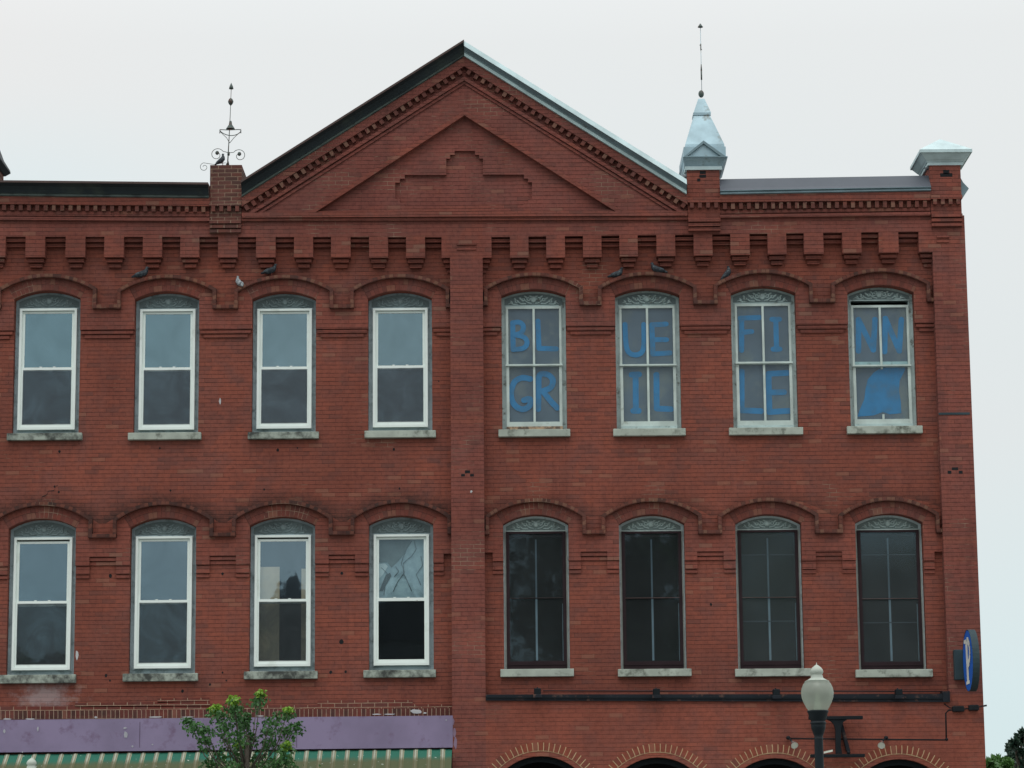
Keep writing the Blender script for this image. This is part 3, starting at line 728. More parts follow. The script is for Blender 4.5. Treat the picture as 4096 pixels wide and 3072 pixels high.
# field
b = MB()
fld = [F(967, 868, YF), F(2750, 862, YF), F(2750, 786, YF), F(apx, 232, YF), F(967, 796, YF)]
loopT = [F(1247, 846, YF), F(2462, 838, YF), F(1858, 459, YF)]
b.ext([fld, loopT], YF-.003, .25); b.build('gable_wall', M_gable, bld)
cross = [(1818.6, 603), (1818.6, 619), (1800, 619), (1800, 634.6), (1785, 634.6), (1785, 699.5), (1618.8, 699.5), (1618.8, 715), (1599.6, 715), (1599.6, 730.6), (1581, 730.6), (1581, 796), (1600, 796), (1600, 811), (1618, 811), (1618, 824),
         (2094, 822), (2094, 810), (2112, 810), (2112, 795), (2127.6, 795), (2127.6, 729), (2112, 729), (2112, 714), (2096, 714), (2096, 698), (1932, 698), (1932, 634), (1917, 634), (1917, 619.4), (1899.8, 619.4), (1899.8, 603.5)]
b = MB(); b.ext([[F(1200, 868, -.13), F(2520, 862, -.13), F(1858, 440, -.13)], [F(*q, -.13) for q in cross]], -.13, .0); b.build('gable_panel', M_gable, bld)
b = MB(); b.ext([[F(1540, 850, -.05), F(2180, 850, -.05), F(2180, 660, -.05), F(1990, 560, -.05), F(1720, 560, -.05), F(1540, 660, -.05)]], -.075, .0); b.build('gable_niche', M_gable, bld)
# belt under the gable
b = MB()
band(b, 967, 851, 870, 2750, 845, 862, YF-.08, 0)
band(b, 967, 874, 884, 2750, 865, 878, YF-.045, 0)
band(b, 967, 846, 884, 2750, 840, 878, YF-.02, 0)
b.build('gable_belt', M_corb, bld)
# raking bands (px endpoints on left foot, apex, right foot)
def rake(mb, Lp, Ap, Rp, th, yf, yb):
    for P_, Q_ in ((Lp, Ap), (Ap, Rp)):
        a, b_ = F(*P_, yf), F(*Q_, yf); c, d_ = F(P_[0], P_[1]+th, yf), F(Q_[0], Q_[1]+th, yf)
        A3 = [(a[0], a[1]), (b_[0], b_[1]), (b_[0], d_[1]), (a[0], c[1])]
        mb.ext([A3], yf, yb)
def rk_uv(mb):
    for i, u in enumerate(mb.uv):
        pass
rb = MB(); rake(rb, (967, 783), (apx, 222), (2750, 776), 42, YF-.10, .25); rb.build('raking_brick_band', M_gable, bld)
rb = MB(); rake(rb, (990, 865-13), (apx, 306), (2730, 853-10), 15, YF-.055, YF-.003); rake(rb, (1030, 860-9), (apx, 325), (2690, 848-8), 11, YF-.028, YF-.003)
rb.build('raking_moulding', M_rake, bld)
rb = MB(); rake(rb, (1229, 851), (1858, 442), (2488, 843), 19, YF-.045, -.13); rb.build('raking_moulding', M_corb, bld)
# raking dentils: small rotated blocks
def rdent(P_, Q_, n):
    b = MB()
    for i in range(n):
        t = (i+.5)/n; px, py = lerp(P_[0], Q_[0], t), lerp(P_[1], Q_[1], t)
        c = F(px, py, YF-.085); a, e = F(*P_, YF), F(*Q_, YF); an = math.atan2(e[1]-a[1], e[0]-a[0])
        ux, uz = math.cos(an), math.sin(an); w2, h2 = .031, .046
        b.ext([[(c[0]+sx_*w2*ux-sz*h2*uz, c[1]+sx_*w2*uz+sz*h2*ux) for sx_, sz in ((-1, -1), (1, -1), (1, 1), (-1, 1))]], YF-.085, YF)
    b.build('raking_dentil_course', M_dent, bld)
rdent((972, 838), (1852, 278), 31); rdent((1862, 278), (2748, 828), 31)
# raking metal crown
A, Ap, Bp = F(967, 789, -.3), F(apx, 226, -.3), F(2746, 779, -.3)
H = F(apx, 162, -.42)[1] - Ap[1]
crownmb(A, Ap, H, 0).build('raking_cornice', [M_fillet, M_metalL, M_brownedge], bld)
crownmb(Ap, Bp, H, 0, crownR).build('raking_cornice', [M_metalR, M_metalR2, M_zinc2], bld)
# roof body and side
b = MB()
Dp = 14.0; zA = Ap[1]+H; zl = A[1]+H; zr = Bp[1]+H
for E0, E1 in (((A[0], zl-.03), (Ap[0], zA-.03)), ((Ap[0], zA-.03), (Bp[0], zr-.03))):
    b.face([(E0[0], .2, E0[1]), (E1[0], .2, E1[1]), (E1[0], Dp, E1[1]), (E0[0], Dp, E0[1])])
b.face([(A[0], Dp, zl-.03), (Ap[0], Dp, zA-.03), (Bp[0], Dp, zr-.03)])
zf = F(400, 760)[1]-.5
b.box(XL0, xR1-.05, .26, Dp, zf, zf+.1)
b.build('roof', M_roof, bld)
b = MB(); b.box(xR1-.3, xR1, .3, Dp, zBot, F(3780, 780)[1]); b.box(XL0, xR1, Dp-.3, Dp, zBot, F(3780, 780)[1]); b.box(XL0, XL0+.3, .3, Dp, zBot, F(3780, 780)[1])
b.build('side_wall', M_brick2, bld)
b = MB(); b.box(XL0+.3, xR1-.3, 2.2, 2.25, zBot, F(3780, 800)[1])
for yy in (1850, 2830): b.box(XL0+.3, xR1-.3, .29, 2.2, F(2000, yy)[1], F(2000, yy)[1]+.2)
b.build('interior_wall', M_darkin, bld)

# ---- piers above the parapet
def pier(px0, px1, ptop, pbot, dpt, mat, dent_y, depth=.5, name='parapet_pier'):
    b = MB(); x0, x1, z0_, z1_ = rect(px0, ptop, px1, pbot, YF-.06)
    zd0 = F((px0+px1)/2, dent_y, YF)[1]
    b.box(x0+.0, x1, YF-.06, depth, zd0-.02, z1_)
    b.box(x0+.004, x1-.004, YF-.045, depth, z0_+.14, zd0-.0205)
    for k in range(3):
        zz = z0_+.005+k*.071
        b.box(x0+.004, x1-.004, YF-.075-k*.022, .0, zz+.008, zz+.060)
    o = b.build(name, mat, bld)
    n = 4
    for k in range(n):
        c = lerp(x0, x1, (k+.5)/n); bb = MB()
        bb.box(c-.030, c+.030, YF-.115, YF-.06, zd0-.105, zd0-.015); bb.build('dentil', M_dent, bld)
    bb = MB(); bb.box(x0-.004, x1+.004, YF-.12, depth, zd0-.0145, zd0+.05); bb.build('pier_band', mat, bld)
    return x0, x1, z0_, z1_
pl = pier(839, 966, 660, 933, 0, M_pier, 826)
pr_ = pier(2750, 2880, 678, 926, 0, M_corb, 812, .6)
pc = pier(3722, 3846, 659, 907, 0, M_corb, 798, .6)
# side cornice return at the far right
b = MB()
xs = pc[1]
zq = [F(3860, q, 0)[1] for q in (716, 740, 764, 764, 790, 815)]
b.face([(xs, YF+.02, zq[0]), (xs+.05, YF+.02, zq[1]), (xs+.14, YF+.02, zq[2]), (xs+.05, YF+.02, zq[4]), (xs, YF+.02, zq[5])])
for (a0, a1), (b0, b1) in (((0, 0), (.05, 1)), ((.05, 1), (.14, 2)), ((.14, 2), (.05, 4)), ((.05, 4), (0, 5))):
    b.face([(xs+a0, YF+.02, zq[a1]), (xs+b0, YF+.02, zq[b1]), (xs+b0, 8, zq[b1]), (xs+a0, 8, zq[a1])])
b.build('side_cornice', M_metalR2, bld)
crosses('brick_cross_ornament', [(3785, 688, .10, .07), (3785, 700, .20, .06)], YF-.06)
crosses('brick_cross_ornament', [(2811, 690, .10, .05), (2811, 705, .11, .05), (2795, 720, .05, .05)], YF-.06)

# corner pier cap
cap = MB()
def frust(mb, r0_, z0_, r1_, z1_):
    a = [(r0_[0], r0_[2], z0_), (r0_[1], r0_[2], z0_), (r0_[1], r0_[3], z0_), (r0_[0], r0_[3], z0_)]
    c = [(r1_[0], r1_[2], z1_), (r1_[1], r1_[2], z1_), (r1_[1], r1_[3], z1_), (r1_[0], r1_[3], z1_)]
    for i in range(4): mb.face([a[i], a[(i+1) % 4], c[(i+1) % 4], c[i]])
def stack(mb, levels):   # levels: (x0,x1,y0,y1,z)
    for i in range(len(levels)-1):
        A_, B_ = levels[i], levels[i+1]; frust(mb, A_[:4], A_[4], B_[:4], B_[4])
    A_ = levels[0]; mb.face([(A_[0], A_[2], A_[4]), (A_[1], A_[2], A_[4]), (A_[1], A_[3], A_[4]), (A_[0], A_[3], A_[4])])
    A_ = levels[-1]; mb.face([(A_[0], A_[2], A_[4]), (A_[1], A_[2], A_[4]), (A_[1], A_[3], A_[4]), (A_[0], A_[3], A_[4])])
x0, x1 = pc[0]-.03, pc[1]+.04
zz = [F(3780, q, -.25)[1] for q in (661, 648, 645, 618, 606, 589)]
def lev(e, z, yb_=.6, yf_=-.26): return (x0-e, x1+e, yf_-e, yb_+e, z)
stack(cap, [lev(0, zz[0]), lev(0, zz[1])]); stack(cap, [lev(.012, zz[1]), lev(.02, zz[1]+.015), lev(.04, zz[2]+.02), lev(.10, zz[3]-.02), lev(.12, zz[3])])
stack(cap, [lev(.14, zz[3]), lev(.14, zz[4])])
xm = (x0+x1)/2; 
R4 = lev(.14, zz[4]); apz = zz[5]+.26
for i in range(4):
    q = [(R4[0], R4[2]), (R4[1], R4[2]), (R4[1], R4[3]), (R4[0], R4[3])]
    cap.face([(q[i][0], q[i][1], zz[4]), (q[(i+1) % 4][0], q[(i+1) % 4][1], zz[4]), (xm, .19, apz)])
cap.build('pier_cap', M_zinc2, bld)

# pinnacle
pn = bpy.data.objects.new('pinnacle', None)
def Zp(a, b_, y=-.25): return F(2600+a*KZ, b_*KZ, y)
ybk = .95
b = MB()
def plev(xa_, xb_, zy, yf_, yb_=ybk): return (Zp(xa_, 1400)[0], Zp(xb_, 1400)[0], yf_, yb_, Zp(450, zy)[1])
stack(b, [plev(296, 628, 1438, -.26), plev(292, 640, 1400, -.29), plev(282, 668, 1375, -.34), plev(282, 668, 1362, -.34)])
stack(b, [plev(292, 655, 1361, -.30), plev(292, 655, 1275, -.30)])
pbase = b.build('pinnacle', M_zinc, bld)
b = MB(); stack(b, [plev(300, 620, 1470, -.28), plev(300, 620, 1440, -.28)]); b.build('base_trim', M_zinc2, pbase)
b = MB()
cxz = Zp(448, 1000)[0]; ym = .2
def pl2(hw_, zy): 
    h_ = hw_*KZ/246; return (cxz-h_, cxz+h_, ym-h_*1.25, ym+h_*1.25, Zp(450, zy, .1)[1])
cxz = Zp(465, 1270, .1)[0]
def pl3(xa_, xb_, zy):
    xa2, xb2 = Zp(xa_, zy, .1)[0], Zp(xb_, zy, .1)[0]; h_ = (xb2-xa2)/2; return (xa2, xb2, ym-h_, ym+h_, Zp(450, zy, .1)[1])
stack(b, [pl3(290, 640, 1330), pl3(298, 632, 1275), pl3(378, 516, 1000)])
stack(b, [pl3(372, 524, 1000), pl3(372, 524, 978)])
stack(b, [pl3(375, 526, 978), pl3(418, 472, 846)])
b.build('spire', M_zinc, pbase)
b = MB()  # little pediment
tri = [Zp(285, 1360, -.36), Zp(667, 1360, -.36), Zp(462, 1215, -.36)]; tri2 = [Zp(322, 1350, -.36), Zp(612, 1350, -.36), Zp(462, 1240, -.36)]
b.ext([tri, tri2], -.37, -.1); b.build('pediment_frame', M_metalR2, pbase)
b = MB(); b.ext([[Zp(300, 1356, -.34), Zp(650, 1356, -.34), Zp(462, 1225, -.34)]], -.325, .1); b.build('pediment_panel', M_fillet if False else M_zinc, pbase)
b = MB(); b.ball((*[Zp(442, 812, ym)[0]], ym, Zp(442, 812, ym)[1]), .047, .047, .064); b.build('ball', M_iron, pbase)
b = MB(); rx = Zp(441, 500, ym)[0]
zf_ = lambda q: Zp(441, q, ym)[1]
b.tube([(rx, ym, zf_(785)), (rx, ym, zf_(235))], .0045, 6); b.build('rod', M_zinc, pbase); b = MB()
b.tube([(rx, ym, zf_(690)), (rx, ym, zf_(610))], .013, 6); b.tube([(rx, ym, zf_(610)), (rx, ym, zf_(555))], [.014, .007], 6); b.tube([(rx, ym, zf_(435)), (rx, ym, zf_(378))], .009, 6)
b.tube([(rx-.02, ym, zf_(388)), (rx, ym, zf_(395))], .006, 5); b.tube([(rx+.02, ym, zf_(430)), (rx, ym, zf_(425))], .005, 5)
b.lathe((rx, ym), [(.045, zf_(235)), (.045, zf_(233)), (.003, zf_(203))], 10); b.build('rod_fittings', M_iron, pbase)

# left finial on the stub
def Z2(a, b_, y=.1): return F(900+a*.519, 100+b_*.519, y)
def V3(q, y=.1): return (q[0], y, q[1])
b = MB()
b.tube([V3(Z2(20, 1075)), V3(Z2(30, 900)), V3(Z2(40, 700)), V3(Z2(48, 490))], [.011, .008, .006, .005], 6)
b.tube([V3(Z2(20, 1078)), V3(Z2(24, 1050))], [.03, .01], 8); b.tube([V3(Z2(27, 1005)), V3(Z2(28, 980))], .02, 8)
c = Z2(48, 475); b.lathe((c[0], .1), [(.003, Z2(0, 495)[1]), (.038, Z2(0, 493)[1]), (.03, Z2(0, 475)[1]), (.002, Z2(0, 446)[1])], 10)
c = Z2(44, 593); b.lathe((c[0], .1), [(.005, Z2(0, 622)[1]), (.03, Z2(0, 610)[1]), (.045, Z2(0, 595)[1]), (.045, Z2(0, 588)[1]), (.03, Z2(0, 572)[1]), (.005, Z2(0, 562)[1])], 12)
c = Z2(42, 780); b.lathe((c[0], .1), [(.075, Z2(0, 802)[1]), (.07, Z2(0, 797)[1]), (.028, Z2(0, 768)[1]), (.02, Z2(0, 742)[1]), (.004, Z2(0, 738)[1])], 10)
ring = [(c[0]+.175*math.cos(t), .1+.175*math.sin(t), Z2(0, 822)[1]+.02*math.cos(t*2)) for t in [2*math.pi*k/24 for k in range(25)]]
b.tube(ring, .0075, 5, False)
for sg in (-1, 1):
    b.tube([(c[0]+sg*.17, .1, Z2(0, 822)[1]), (c[0]+sg*.06, .1, Z2(0, 870)[1]), (c[0]-.01, .1, Z2(0, 910)[1])], .005, 5)
    b.tube([(c[0]+sg*.175, .1, Z2(0, 835)[1]), (c[0]+sg*.175, .1, Z2(0, 800)[1])], [.008, .002], 5)
def scroll(cx, cz, r0_, turns, sg, r=.008, start=0.0, n=34):
    return [(cx+sg*r0_*(1-.72*i/n)*math.cos(start+turns*2*math.pi*i/n), .1, cz+r0_*(1-.72*i/n)*math.sin(start+turns*2*math.pi*i/n)) for i in range(n+1)]
for sg, cc in ((1, Z2(112, 1008)), (-1, Z2(-62, 1000))):
    stem = [V3(Z2(30, 985))] ; s_ = scroll(cc[0], cc[1], .115, -1.15, sg, start=2.6)
    b.tube(stem+s_, .0055, 5); b.ball((s_[-1][0]-sg*.0, .1, s_[-1][2]), .032, .02, .036, 10, 6)
cc = F(1765*KZ, 600+148*KZ, .1); s_ = scroll(cc[0], cc[1], .075, -1.2, -1, start=1.4)
b.tube([V3(F(1950*KZ, 600+110*KZ, .1)), V3(F(1850*KZ, 600+125*KZ, .1))]+s_, .0045, 5)
fin = b.build('iron_finial', M_iron, bld)

# left neighbour pinnacle edge (mostly out of frame)
b = MB(); c = F(-75, 650, .1)
stack(b, [(c[0]-.30, c[0]+.30, -.2, .5, F(0, 790)[1]), (c[0]-.30, c[0]+.30, -.2, .5, F(0, 672)[1])])
b.build('parapet_pier', M_pier, bld)
b = MB()
stack(b, [(c[0]-.32, c[0]+.32, -.25, .55, F(0, 672)[1]), (c[0]-.395, c[0]+.395, -.33, .62, F(0, 656)[1]), (c[0]-.385, c[0]+.385, -.32, .62, F(0, 645)[1]), (c[0]-.3, c[0]+.3, -.2, .5, F(0, 612)[1]), (c[0]-.06, c[0]+.06, .1, .2, F(0, 450)[1])])
b.build('pinnacle', M_metalL, bld)

# ------------------------------------------------------------------ windows
def ornament(d, zb, zt, parent, mat, y):
    """carved scrollwork: mirrored S-scrolls, leaves and a central shell"""
    b = MB(); cx = d['x']; H = zt-zb; Wd = d['hw']*.80
    b.ball((cx, y, zb+H*.52), .050, .03, .055, 10, 6)
    for sg in (-1, 1):
        def sp(cxx, cz, r0_, turns, st):
            n = 18
            return [(cxx+sg*r0_*(1-.75*i/n)*math.cos(st+turns*2*math.pi*i/n), y, cz+r0_*(1-.75*i/n)*math.sin(st+turns*2*math.pi*i/n)) for i in range(n+1)]
        b.tube(sp(cx+sg*.085, zb+H*.58, .038, 1.1, 2.8), .0125, 5)
        b.tube([(cx+sg*.03, y, zb+H*.15), (cx+sg*.09, y, zb+H*.22), (cx+sg*.15, y, zb+H*.48)]+sp(cx+sg*.175, zb+H*.50, .032, 1.0, 2.2), .0125, 5)
        b.tube([(cx+sg*.12, y, zb+H*.14), (cx+sg*.20, y, zb+H*.12), (cx+sg*.26, y, zb+H*.34)]+sp(cx+sg*.285, zb+H*.36, .030, 1.0, 2.4), .0125, 5)
        b.tube([(cx+sg*.25, y, zb+H*.10), (cx+sg*.33, y, zb+H*.08), (cx+sg*Wd*.9, y, zb+H*.22), (cx+sg*Wd, y, zb+H*.08)], [.01, .014, .012, .004], 5)
        for lx, lz, lr in ((.045, .80, .5), (.13, .78, .9), (.215, .62, 1.1), (.30, .55, 1.2), (.36, .30, 1.4)):
            b.ball((cx+sg*lx, y, zb+H*lz*.95), .032, .016, .016, 8, 5, Matrix.Rotation(-sg*lr*.6, 3, 'Y'))
    return b.build('carved_ornament', mat, parent)
def frame_rect(b, x0, x1, z0, z1, t, y0, y1, tb=None, tt=None):
    tb = tb or t; tt = tt or t
    b.ext([[(x0, z0), (x1, z0), (x1, z1), (x0, z1)], [(x0+t, z0+tb), (x1-t, z0+tb), (x1-t, z1-tt), (x0+t, z1-tt)]], y0, y1, back=True)
def pane(x0, x1, z0, z1, y, mat, parent, name='pane'):
    b = MB(); b.face([(x0, y, z0), (x1, y, z0), (x1, y, z1), (x0, y, z1)]); return b.build(name, mat, parent, merge=False)
def stroke(b, pts, wd, yf, yb):
    """brush stroke with round ends along a polyline in x-z"""
    for (a, c) in zip(pts[:-1], pts[1:]):
        dx, dz = c[0]-a[0], c[1]-a[1]; l = math.hypot(dx, dz) or 1e-6; nx, nz = -dz/l*wd/2, dx/l*wd/2
        b.face([(a[0]+nx, yf, a[1]+nz), (c[0]+nx, yf, c[1]+nz), (c[0]-nx, yf, c[1]-nz), (a[0]-nx, yf, a[1]-nz)])
        yf -= .0002
    for i, q in enumerate(pts):
        n = 12; r_ = wd/2*rnd.uniform(.94, 1.08)
        b.face([(q[0]+r_*math.cos(2*math.pi*k/n), yf, q[1]+r_*math.sin(2*math.pi*k/n)) for k in range(n)]); yf -= .0002
    return yf
YP = .145
O1, O2 = (1848, 1000), (2772, 1000)
LET = {4: (O1, [('B', [[(438, 630), (442, 862)], [(438, 630), (495, 625), (530, 660), (515, 712), (460, 735)], [(470, 735), (540, 758), (562, 805), (530, 850), (442, 862)]]),
                ('L', [[(655, 615), (665, 850), (815, 855)]]),
                ('G', [[(590, 1115), (520, 1105), (455, 1140), (428, 1210), (430, 1295), (470, 1355), (530, 1378), (585, 1345), (585, 1290), (535, 1300)]]),
                ('R', [[(658, 1375), (662, 1230), (668, 1085), (740, 1078), (785, 1125), (765, 1190), (690, 1222)], [(700, 1222), (760, 1300), (822, 1365)]])]),
       5: (O1, [('U', [[(1408, 645), (1418, 820), (1445, 888), (1500, 908), (1552, 885), (1572, 820), (1570, 645)]]),
                ('E', [[(1640, 645), (1650, 895)], [(1640, 648), (1765, 640)], [(1650, 775), (1768, 775)], [(1650, 898), (1795, 890)]]),
                ('I', [[(1500, 1080), (1502, 1390)], [(1465, 1078), (1530, 1075)], [(1478, 1390), (1525, 1390)]]),
                ('L', [[(1680, 1080), (1682, 1370), (1805, 1375)]])]),
       6: (O2, [('F', [[(420, 592), (420, 868)], [(408, 590), (575, 583)], [(425, 712), (508, 705)]]),
                ('I', [[(715, 600), (722, 860)], [(682, 600), (748, 598)], [(692, 857), (752, 857)]]),
                ('L', [[(420, 1050), (420, 1385), (585, 1392)]]),
                ('E', [[(652, 1070), (660, 1400)], [(652, 1070), (820, 1062)], [(660, 1232), (785, 1228)], [(660, 1400), (830, 1390)]])]),
       7: (O2, [('N', [[(1430, 875), (1430, 602), (1558, 862), (1572, 602)]]), ('N', [[(1655, 878), (1662, 592), (1782, 872), (1800, 600)]])])}
FINP = [(1830, 1005), (1640, 1010), (1560, 1060), (1510, 1120), (1490, 1200), (1480, 1290), (1440, 1380), (1420, 1440), (1560, 1430), (1640, 1400), (1700, 1420), (1800, 1410), (1795, 1310), (1780, 1220), (1785, 1130), (1830, 1040)]
for wi, d in enumerate(WG):
    ty = d['ty']; x, hw = d['x'], d['hw']; left = ty[0] == 'L'
    a, Rr, zc, an = arcpts(x, hw-.001, d['zs'], d['za']-d['zs'])
    ob = MB(); outer = [(x-hw+.001, d['zt']+.001)] + a + [(x+hw-.001, d['zt']+.001)]
    if left: m_ = .073; mb_ = d['fb']; frm, mat_f, mat_o = None, M_grayframe, M_orn
    else: m_ = .072 if ty == 'RU' else .044; mb_ = d['fb'] if ty == 'RU' else d['zt']+.004; mat_f, mat_o = (M_sage if ty == 'RU' else M_sagelt, M_orn2 if ty == 'RL' else M_sage)
    ix0, ix1 = x-hw+m_, x+hw-m_
    top_in = d['ft'] + (.002 if wi != 7 else .075)
    inner = [(ix0, mb_-.001), (ix1, mb_-.001), (ix1, top_in), (ix0, top_in)]
    yfr = .085
    if ty == 'RL': inner = [(ix0, d['zt']+.03), (ix1, d['zt']+.03), (ix1, top_in), (ix0, top_in)]
    ob.ext([outer, inner], yfr, .24)
    win = ob.build('window', mat_f, bld)
    # raised inner bead around the surround
    bd = MB(); bd.ext([[(ix0-.022, mb_-.02), (ix1+.022, mb_-.02), (ix1+.022, top_in+.02), (ix0-.022, top_in+.02)], [(ix0, mb_-.0), (ix1, mb_-.0), (ix1, top_in), (ix0, top_in)]], yfr-.012, yfr+.02)
    bd.build('casing_bead', mat_f if ty != 'RL' else M_pale, win)
    pz_ = d['zs']-top_in; bp_ = MB(); ap_, _, _, _ = arcpts(x, hw-.05, max(d['zs']-.015, top_in+.05), max(.03, d['za']-d['zs']-.02)); bp_.ext([[(x-hw+.05, top_in+.024)]+ap_+[(x+hw-.05, top_in+.024)]], yfr-.002, yfr+.01)
    bp_.build('tympanum_panel', M_tymp if ty != 'RL' else M_tymp2, win)  # darker panel colour carries the arch's shade behind the relief
    ornament(d, top_in+.02, d['za']-.035, win, mat_o, yfr-.006)
    # sill (front edge stays proud of the wall)
    win.location.y += .045
    sb = MB(); sb.box(d['s0'], d['s1'], -.09, .22, d['zb'], d['zt']); sb.build('sill', M_silldark if (ty == 'LL' or wi in (0, 2)) else M_sill, win, bevel=.008)
    if left:
        fr = MB(); t = .062
        frame_rect(fr, ix0+.001, ix1-.001, d['fb'], d['ft'], .04, .06, .16, tb=.045, tt=.036)
        fr.build('white_frame', M_white, win)
        gap = .05 if wi in (8, 10) else .01     # upper sashes slipped down a little
        us = MB(); frame_rect(us, ix0+.041, ix1-.041, d['m1']+.0, d['ft']-.036-gap*.5, .043, .105, .135, tb=.03, tt=.036); u = us.build('upper_sash', M_white, win)
        pane(ix0+.08, ix1-.08, d['m1']+.02, d['ft']-.07, .12, G_left if ty == 'LU' else (G_left2 if wi != 11 else G_clear2), u)
        ls = MB(); frame_rect(ls, ix0+.041, ix1-.041, d['fb']+.045, d['m0'], .036, .082, .104, tb=.05, tt=.05); l_ = ls.build('lower_sash', M_white, win)
        for q in (-1, 1): 
            lk = MB(); lk.box(x+q*.11-.02, x+q*.11+.02, .078, .105, d['m0']+.0005, d['m0']+.012); lk.build('sash_lock', M_white, win)
        pane(ix0+.075, ix1-.075, d['fb']+.09, d['m0']-.045, .094, G_left2 if wi not in (10, 11) else G_clear, l_)
        if wi != 11: pane(ix0+.072, ix1-.072, d['fb']+.085, d['m0']-.04, .079, M_screen if ty == 'LU' else M_screen2, win, 'insect_screen')
    elif ty == 'RU':
        t = .046
        us = MB(); frame_rect(us, ix0, ix1, d['m1']-.004, d['ft'], t*.8, .10, .135, tb=.034, tt=.04); us.box(x-.018, x+.018, .102, .133, d['m1']+.03, d['ft']-.04)
        u = us.build('upper_sash', M_pale, win)
        b_ = MB(); frame_rect(b_, ix0, ix1, d['fb'], d['m0'], t, .088, .125, tb=.08, tt=.034)
        if wi != 7: b_.box(x-.018, x+.018, .09, .123, d['fb']+.08, d['m0']-.03)
        else: b_.box(x-.014, x+.02, .09, .123, d['fb']+.08, d['fb']+.16); b_.box(x-.012, x+.018, .09, .123, d['m0']-.07, d['m0']-.03)
        l_ = b_.build('lower_sash', M_pale, win)
        for s0, s1 in ((ix0+.03, x-.017), (x+.017, ix1-.03)):
            pane(s0, s1, d['m1']+.03, d['ft']-.035, .12, G_right, u)
            if wi != 7: pane(s0, s1, d['fb']+.075, d['m0']-.03, .106, G_right, l_)
        if wi == 7: pane(ix0+.03, ix1-.03, d['fb']+.075, d['m0']-.03, .106, G_right, l_)
        mm2 = MB(); mm2.box(ix0-.01, ix1+.01, .05, .10, d['m0']-.004, d['m1']+.004); mm2.build('meeting_rail', M_pale, win)
        pp = MB(); pp.box(ix0-.02, ix1+.02, YP, YP+.01, d['fb'], d['ft']+.01); pp.build('paper_backing', M_paper, win)
        bs = MB(); bs.box(ix0-.005, ix1+.005, .06, .11, d['zt']+.001, d['fb']-.001); bs.build('bottom_rail', M_peel if wi == 4 else M_sage, win)
        if wi == 7:
            z7 = d['m1']+.034; rb = MB(); rb.box(ix0+.02, ix1-.02, YP-.012, YP-.004, z7, z7+.06); rb.build('inner_rail', M_sage, win)
        (ox, oy), ls_ = LET[wi]
        for ch, strokes in ls_:
            lb = MB(); ylv = YP-.002
            for st_ in strokes:
                pts = [F(ox+q[0]*KZ, oy+q[1]*KZ, YP) for q in st_]
                # smooth the stroke
                if len(pts) > 4:
                    q2 = []
                    for i in range(len(pts)-1):
                        p0, p1, p2, p3 = pts[max(i-1, 0)], pts[i], pts[i+1], pts[min(i+2, len(pts)-1)]
                        for k in range(4):
                            t_ = k/4
                            q2.append(tuple(.5*((2*p1[j])+(-p0[j]+p2[j])*t_+(2*p0[j]-5*p1[j]+4*p2[j]-p3[j])*t_**2+(-p0[j]+3*p1[j]-3*p2[j]+p3[j])*t_**3) for j in (0, 1)))
                    if ch != 'N': pts = q2+[pts[-1]]
                ylv = stroke(lb, pts, (.096 if st_[0][1] > 1000 else .084) if ch not in 'N' else .09, ylv, YP)-.0002
            lb.build('painted_letter', M_blue, win, merge=False)
        if wi == 7:
            lb = MB(); lb.ext([[F(ox+q[0]*KZ, oy+q[1]*KZ, YP) for q in FINP]], YP-.004, YP); lb.build('painted_fin', M_blue, win)
    else:
        sf = MB(); zz0 = d['zt']+.002
        frame_rect(sf, ix0+.001, ix1-.001, zz0+.002, d['ft'], .05, .07, .11, tb=.13, tt=.035)
        sf.build('storm_frame', M_maroon, win)
        sf = MB(); sf.box(ix0+.045, ix1-.045, .06, .108, d['m0']-.012, d['m1']+.014); sf.build('meeting_rail', M_mrail, win)
        lp = MB(); lp.box(ix0+.02, ix1-.02, .058, .069, zz0+.07, zz0+.095); lp.build('storm_rail', M_maroon, win)
        pane(ix0+.045, ix1-.045, d['m1'], d['ft']-.03, .09, G_dark2 if wi in (14, 15) else G_dark, win, 'storm_pane'); pane(ix0+.045, ix1-.045, zz0+.12, d['m0'], .085, G_dark2 if wi in (14, 15) else G_dark, win, 'storm_pane')
        sh = MB(); xo = .0
        sh.box(x-.016, x+.016, .14, .165, zz0+.15, d['m0']-.03); us_ = MB(); us_.box(x-.013, x+.013, .16, .18, d['m1'], d['ft']-.12); us_.build('upper_muntin', M_dimmunt2, win)
        if wi in (14, 15):
            zq_ = d['ft']-.40; ir = MB(); ir.box(ix0+.06, ix1-.06, .13, .139, d['m0']-.40, d['m0']-.385); ir.box(ix0+.06, ix1-.06, .13, .139, zq_, zq_+.012); ir.build('inner_rail', M_dimmunt, win)
        sh.build('inner_muntin', M_bluemunt, win)
        isf = MB(); frame_rect(isf, ix0+.03, ix1-.03, zz0+.11, d['ft']-.05, .035, .14, .16); isf.build('inner_sash', M_bluemunt if False else M_maroon, win)
        jj = MB(); jj.box(ix1-.068, ix1-.058, .125, .139, zz0+.14, d['m0']-.1); jj.build('sash_cord', M_bluemunt, win)
